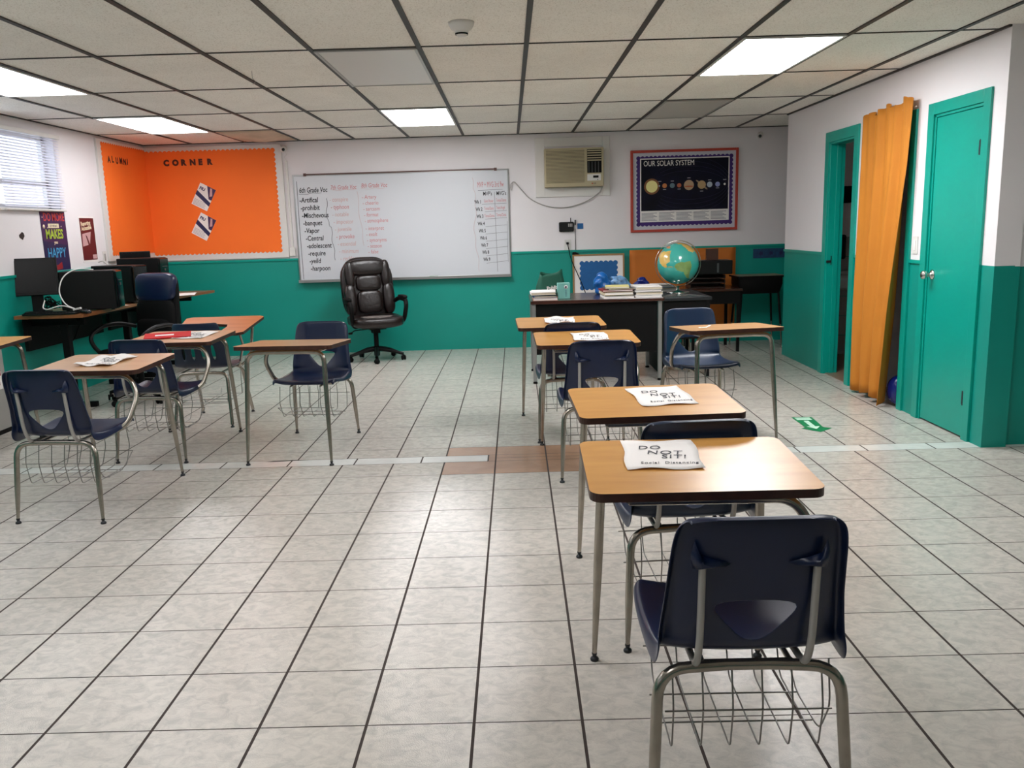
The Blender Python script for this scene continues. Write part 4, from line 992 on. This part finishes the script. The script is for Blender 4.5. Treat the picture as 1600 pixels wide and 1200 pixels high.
for x, y in ((.39, .01), (.39, .89)):
    b = MB(); b.box(x, x+.035, y, y+.035, 0, .70); b.build('leg', ['black'], t)
b = MB(); b.tube([(.3, .3, .0), (.3, .3, .7)], .01, 8); b.tube([(.3, .6, .0), (.3, .6, .7)], .01, 8); b.build('support_bar', ['chrome'], t)
# books and papers
def stack(specs, x, y, z, grp, where):
    ords = ('bottom', 'second', 'third', 'fourth', 'fifth', 'sixth', 'seventh', 'eighth')
    n = len(specs)
    for k, (wd, dp, th, cover, dx, rz) in enumerate(specs):
        pos = 'topmost' if k == n-1 else ('bottom' if k == 0 else ords[k]+' from the bottom')
        nm = {'paper': 'white', 'yellowpaper': 'yellow', 'pinkpaper': 'pink', 'blue': 'blue', 'grey': 'grey', 'teal': 'teal', 'black': 'black', 'cream': 'cream', 'brick': 'red'}[cover]
        t = thing('book', '%s book, %s in the %s' % (nm, pos, where), 'book', (x+dx, y, z), rz, grp)
        if th < .008:
            b = MB(); b.box(-wd/2, wd/2, -dp/2, dp/2, 0, th); b.build('cover', [cover], t)
        else:
            c = .0022; b = MB(); b.box(-wd/2, wd/2, -dp/2, dp/2, 0, c); b.box(-wd/2, wd/2, -dp/2, dp/2, th-c, th); b.box(-wd/2, -wd/2+.003, -dp/2, dp/2, c, th-c); b.build('cover', [cover], t)
            b = MB(); b.box(-wd/2+.003, wd/2-.005, -dp/2+.004, dp/2-.004, c, th-c); b.build('pages', ['paper2' if k % 2 else 'paper'], t)
        z += th+.0004
    return z
ZT = .7455
stack([(.22, .28, .024, 'pinkpaper', .01, 0), (.20, .27, .018, 'blue', .0, .05), (.22, .28, .006, 'black', 0, 0), (.22, .28, .02, 'paper', -.01, .02), (.22, .28, .006, 'paper', -.005, -.05)], .295, 7.60, ZT, 'books at the left end of the teacher desk', 'left stack on the teacher desk')
stack([(.27, .30, .02, 'paper', 0, .02), (.25, .28, .01, 'black', .01, -.04), (.26, .30, .022, 'cream', -.01, .06), (.25, .28, .008, 'grey', .01, 0), (.27, .28, .014, 'brick', -.015, .04), (.24, .28, .012, 'grey', .01, .1), (.21, .26, .014, 'yellowpaper', .0, -.1)], .955, 7.60, ZT, 'papers in the middle of the teacher desk', 'middle stack on the teacher desk')
stack([(.24, .30, .024, 'paper', 0, 0), (.24, .29, .024, 'paper', .004, .03), (.24, .30, .02, 'grey', -.003, -.02), (.24, .29, .022, 'paper', .004, .02), (.23, .28, .006, 'paper', -.006, .04)], 1.22, 7.62, ZT, 'white books at the right end of the teacher desk', 'right stack on the teacher desk')
stack([(.26, .2, .02, 'paper', 0, 0), (.24, .2, .016, 'grey', 0, .1), (.22, .2, .02, 'blue', -.02, .05), (.18, .2, .012, 'paper', -.03, 0)], 1.50, 8.33, .731, 'books behind the globe', 'stack behind the globe')
t = thing('tissue_carton', 'teal carton with round printed emblem on the teacher desk', 'carton', (.475, 7.64, ZT), .05)
b = MB(); b.box(-.055, .055, -.04, .04, 0, .14); b.build('box', ['teal'], t, bevel=.002)
b = MB(); b.lathe([(0, 0), (.017, 0), (.017, .001), (0, .001)], 18, 0, TR(.018, -.0405, .105) @ RB); b.build('round_emblem', ['paper'], t)
b = MB(); b.lathe([(0, 0), (.008, 0), (.008, .001), (0, .001)], 14, 0, TR(.018, -.0418, .105) @ RB)
for k in range(5): b.box(.014, .022, -.0415, -.0405, .02+k*.012, .026+k*.012)
b.build('dark_print', ['navyprint'], t)
t = thing('tote_bag', 'dark green shopping bag with white lettering on the teacher desk', 'bag', (.37, 8.02, ZT))
b = MB(); rows = []
for i in range(9):
    v = i/8; z = .215*v; hw = .135-.02*v+.01*math.sin(v*5); d = .06*(1-.75*v)
    rows.append([Vector((hw*math.copysign(abs(math.cos(a))**.5, math.cos(a))+.015*v, d*math.copysign(abs(math.sin(a))**.6, math.sin(a))+.008*math.sin(a*5+v*4), z+(.02*math.cos(a*2+1)+.012*math.cos(a))*v)) for a in [2*PI*k/28 for k in range(28)]])
b.grid(rows, 0, True, None, None, True); b.build('body', ['baggreen'], t, solid=.002)
text('Publix', .045, 'paper', t, TR(-.03, -.068, .055) @ RB @ Matrix.Rotation(.12, 4, 'Z'), bold=.002)
def crumple(name, label, loc, r, m, seed, cat='bag', f=None):
    rnd = random.Random(seed); ph = [rnd.random()*6 for _ in range(6)]
    def g(p):
        d = Vector(p); n = 1+.22*math.sin(d.x*55+ph[0])*math.sin(d.z*60+ph[1])+.14*math.sin(d.y*70+d.z*90+d.x*60+ph[2]); q = Vector((d.x*n, d.y*n, max(0, d.z)*(1+.1*math.sin(d.x*30+ph[3]))))
        return f(q) if f else q
    b = MB(); b.pillow((0, 0, r[2]*.9), r, .85, 30, 20, 0, None, g); return tag(b.build(name, [m], None, loc), label, cat)
crumple('gift_bag', 'crumpled bright blue plastic gift bag on the teacher desk', (.86, 8.0, ZT), (.075, .07, .10), 'bagblue', 1)
crumple('patterned_bag', 'blue and white patterned bag leaning beside the bright blue bag', (1.04, 8.08, ZT), (.095, .06, .075), 'bagprint', 2, f=lambda q: Vector((q.x, q.y, q.z*(1.1-q.x*3))))
crumple('foil_bag', 'small dark navy bag to the right of the patterned bag', (1.245, 8.08, ZT), (.065, .06, .07), 'bagnavy', 4)
b = MB(); b.prism([(-.22, -.1), (.19, -.13), (.08, .16), (-.02, .20), (-.12, .1)], 0, .002); b.prism([(-.15, -.05), (.12, -.09), (.03, .2), (-.05, .22)], .003, .005)
tag(b.build('plastic_sheets', [mat('grey_vinyl_sheet', '#59605F', .25)], None, (1.57, 7.72, .731)), 'grey vinyl sheets spread under the globe', 'sheets')
# globe
t = thing('globe', 'large blue-green desk globe on a silver ring stand', 'globe', (1.575, 7.97, .736))
R_ = .193; cz = .275; ax = math.radians(38)
TG = TR(0, 0, cz) @ Matrix.Rotation(-ax, 4, 'Y') @ Matrix.Rotation(math.radians(0), 4, 'Z')
b = MB(); b.lathe([(R_*math.cos(a), R_*math.sin(a)) for a in [-PI/2+PI*k/32 for k in range(33)]], 48, 0, TG); ball = b.build('sphere', ['ocean'], t)
LAND = [('land1', [(-168, 66), (-140, 70), (-95, 72), (-80, 62), (-65, 58), (-56, 52), (-70, 44), (-80, 32), (-82, 26), (-97, 27), (-97, 18), (-88, 15), (-84, 9), (-92, 14), (-105, 20), (-115, 30), (-124, 42), (-132, 55), (-150, 60)]),
        ('land2', [(-80, 9), (-72, 12), (-60, 8), (-50, 0), (-35, -7), (-40, -22), (-55, -34), (-65, -45), (-70, -54), (-75, -45), (-70, -20), (-80, -5)]),
        ('land3', [(-50, 62), (-40, 66), (-22, 72), (-30, 82), (-60, 80), (-65, 76)]),
        ('land1', [(-10, 36), (0, 44), (-5, 50), (10, 58), (30, 70), (60, 70), (60, 45), (40, 40), (30, 32), (42, 12), (50, 10), (40, -15), (30, -32), (18, -34), (10, 0), (-10, 5), (-17, 15)])]
def inside(p, poly):
    c = False; n = len(poly)
    for i in range(n):
        x1_, y1_ = poly[i]; x2_, y2_ = poly[i-1]
        if (y1_ > p[1]) != (y2_ > p[1]) and p[0] < (x2_-x1_)*(p[1]-y1_)/(y2_-y1_)+x1_: c = not c
    return c
CEN = -60
for mname, poly in LAND:
    b = MB(); xs = [p[0] for p in poly]; ys_ = [p[1] for p in poly]; st = 2
    def S(lo, la):
        a = math.radians(lo-CEN-90); e = math.radians(la); r_ = R_*1.004; return (r_*math.cos(e)*math.cos(a), r_*math.cos(e)*math.sin(a), r_*math.sin(e))
    for lo in range(min(xs), max(xs), st):
        for la in range(min(ys_), max(ys_), st):
            if inside((lo+st/2, la+st/2), poly): b.add([S(lo, la), S(lo+st, la), S(lo+st, la+st), S(lo, la+st)], [(0, 1, 2, 3)], 0, True, TG)
    b.build('continent', [mname], ball, weld=True)
b = MB(); ring = [(TG @ Vector(((R_+.018)*math.sin(a), 0, (R_+.018)*math.cos(a)))) for a in [PI*k/40 for k in range(41)]]; b.tube(ring, .0045, 8)
ring2 = [Vector(((R_+.03)*math.cos(a), (R_+.03)*math.sin(a)*.96, cz+.03*math.sin(a))) for a in [2*PI*k/60 for k in range(61)]]
ring3 = [TR(0, 0, cz) @ Matrix.Rotation(.5, 4, 'Y') @ Vector(((R_+.02)*math.cos(a), 0, (R_+.02)*math.sin(a))) for a in [2*PI*k/60 for k in range(61)]]
b.tube(ring3, .003, 6); b.build('meridian_ring', ['silver'], t)
b = MB(); b.lathe([(0, 0), (.11, 0), (.105, .012), (.03, .022), (.014, .035), (.014, cz-R_-.016), (.0, cz-R_-.014)], 30); b.build('base', ['silver'], t)
# dark desks in the back right corner
t = thing('side_table', 'dark wood table with black drawers in front of the orange paper panel', 'table', (1.95, 8.95, 0))
b = MB(); b.box(-.05, .51, 0, .6, .655, .68); b.build('tabletop', ['darkwood'], t, bevel=.003)
b = MB(); b.box(-.03, .49, .02, .58, .52, .655); b.build('drawer_box', ['black'], t)
for x in (-.02, .46):
    for y in (.03, .55):
        b = MB(); b.box(x, x+.03, y, y+.03, 0, .52); b.build('leg', ['black'], t)
tt = thing('letter_trays', 'stack of dark letter trays on the side table', 'trays', (2.13, 9.26, .681))
for z in (0, .05, .10):
    b = MB(); b.box(-.19, .19, -.12, .12, z, z+.006); b.box(-.19, .19, .114, .12, z, z+.035); b.box(-.19, -.184, -.12, .12, z, z+.035); b.box(.184, .19, -.12, .12, z, z+.035); b.build('tray', [mat('dark_brown_plastic', '#2A1710', .5)], tt)
b = MB()
for x in (-.18, .18):
    for y in (-.11, .11): b.tube([(x, y, 0), (x, y, .14)], .005, 6)
b.build('riser_post', ['black'], tt)
pr = thing('black_printer', 'black box-shaped device on top of the letter trays', 'printer', (2.15, 9.28, .823))
b = MB(); b.box(-.25, .25, -.13, .13, 0, .15); b.build('body', ['blackp'], pr, bevel=.01)
b = MB(); b.box(.08, .10, -.132, -.13, .02, .12); b.build('front_stripe', ['grey'], pr)
b = MB(); b.box(-.065, .065, -.02, .02, 0, .12); tag(b.build('small_box', [mat('dark_brown_box', '#4A2A1A', .5)], None, (2.22, 9.35, .974)), 'small brown box standing on top of the black device', 'box')
def box_desk(label, loc, rz):
    t = thing('metal_box_desk', label, 'desk', loc, rz)
    b = MB(); b.prism(rrect(-.26, .26, -.2, .2, .02), .775, .793, 0, 1); b.build('desktop', ['pctable', 'black'], t)
    b = MB(); rows = []
    for z, s in ((.773, 1), (.70, 1), (.61, .9), (.60, .85)): rows.append([(x*s, y*s, z) for x, y in rrect(-.24, .24, -.18, .18, .03, 3)])
    b.grid(rows, 0, True, None, None, True); b.prism([(x*.85, y*.85) for x, y in rrect(-.24, .24, -.18, .18, .03, 3)], .598, .602); b.build('book_box', ['black'], t)
    for x in (-1, 1):
        for y in (-1, 1):
            b = MB(); b.tube([(x*.24, y*.18, .02), (x*.225, y*.165, .26)], .0085, 8, 1); b.tube([(x*.225, y*.165, .26), (x*.2, y*.14, .61)], .012, 8, 0); b.lathe([(0, 0), (.012, 0), (.012, .012), (.008, .02)], 10, 1, TR(x*.24, y*.18, 0)); b.build('leg', ['black', 'chrome'], t)
box_desk('black metal student desk with book box in the far right corner', (2.72, 9.36, 0), 0)
tt = box_desk('spare black metal student desk', (2.4, 11, 0), 0) if False else None
# green floor decal
t = thing('floor_decal', 'green arrow sticker on the floor tiles near the curtain', 'sticker', (2.03, 5.66, .0005), math.radians(-3))
b = MB(); b.prism([(-.065, .20), (.075, .20), (.065, -.1), (.11, -.14), (.01, -.24), (-.09, -.14), (-.055, -.1)], 0, .0008); b.build('arrow_shape', ['decalgreen'], t)
b = MB(); b.prism([(-.015, .08), (.02, .08), (.02, -.08), (.05, -.08), (.005, -.16), (-.04, -.08), (-.012, -.08)], .001, .0013); b.box(-.05, .055, .11, .145, .001, .0013); b.box(-.05, .055, .155, .18, .001, .0013); b.build('arrow_print', ['decalwhite'], t)
# dark crack in the floor
b = MB(); b.tube([(-1.62, 5.08, .001), (-1.5, 5.09, .002), (-1.38, 5.10, .002), (-1.22, 5.095, .001)], [.002, .009, .008, .002], 6); tag(b.build('floor_crack', ['grout'], None, (0, 0, -.006)), 'dark chipped crack along the floor border strip on the left', 'crack')
# ceiling hook
b = MB(); b.tube(fillet([(-1.62, 5.06, HC-.003), (-1.62, 5.06, HC-.05), (-1.60, 5.06, HC-.07), (-1.62, 5.06, HC-.085)], .01), .0016, 6); tag(b.build('ceiling_hook', ['lightgrey'], None, (.03, .52, -.003)), 'tiny wire hook hanging from the ceiling grid', 'hook')
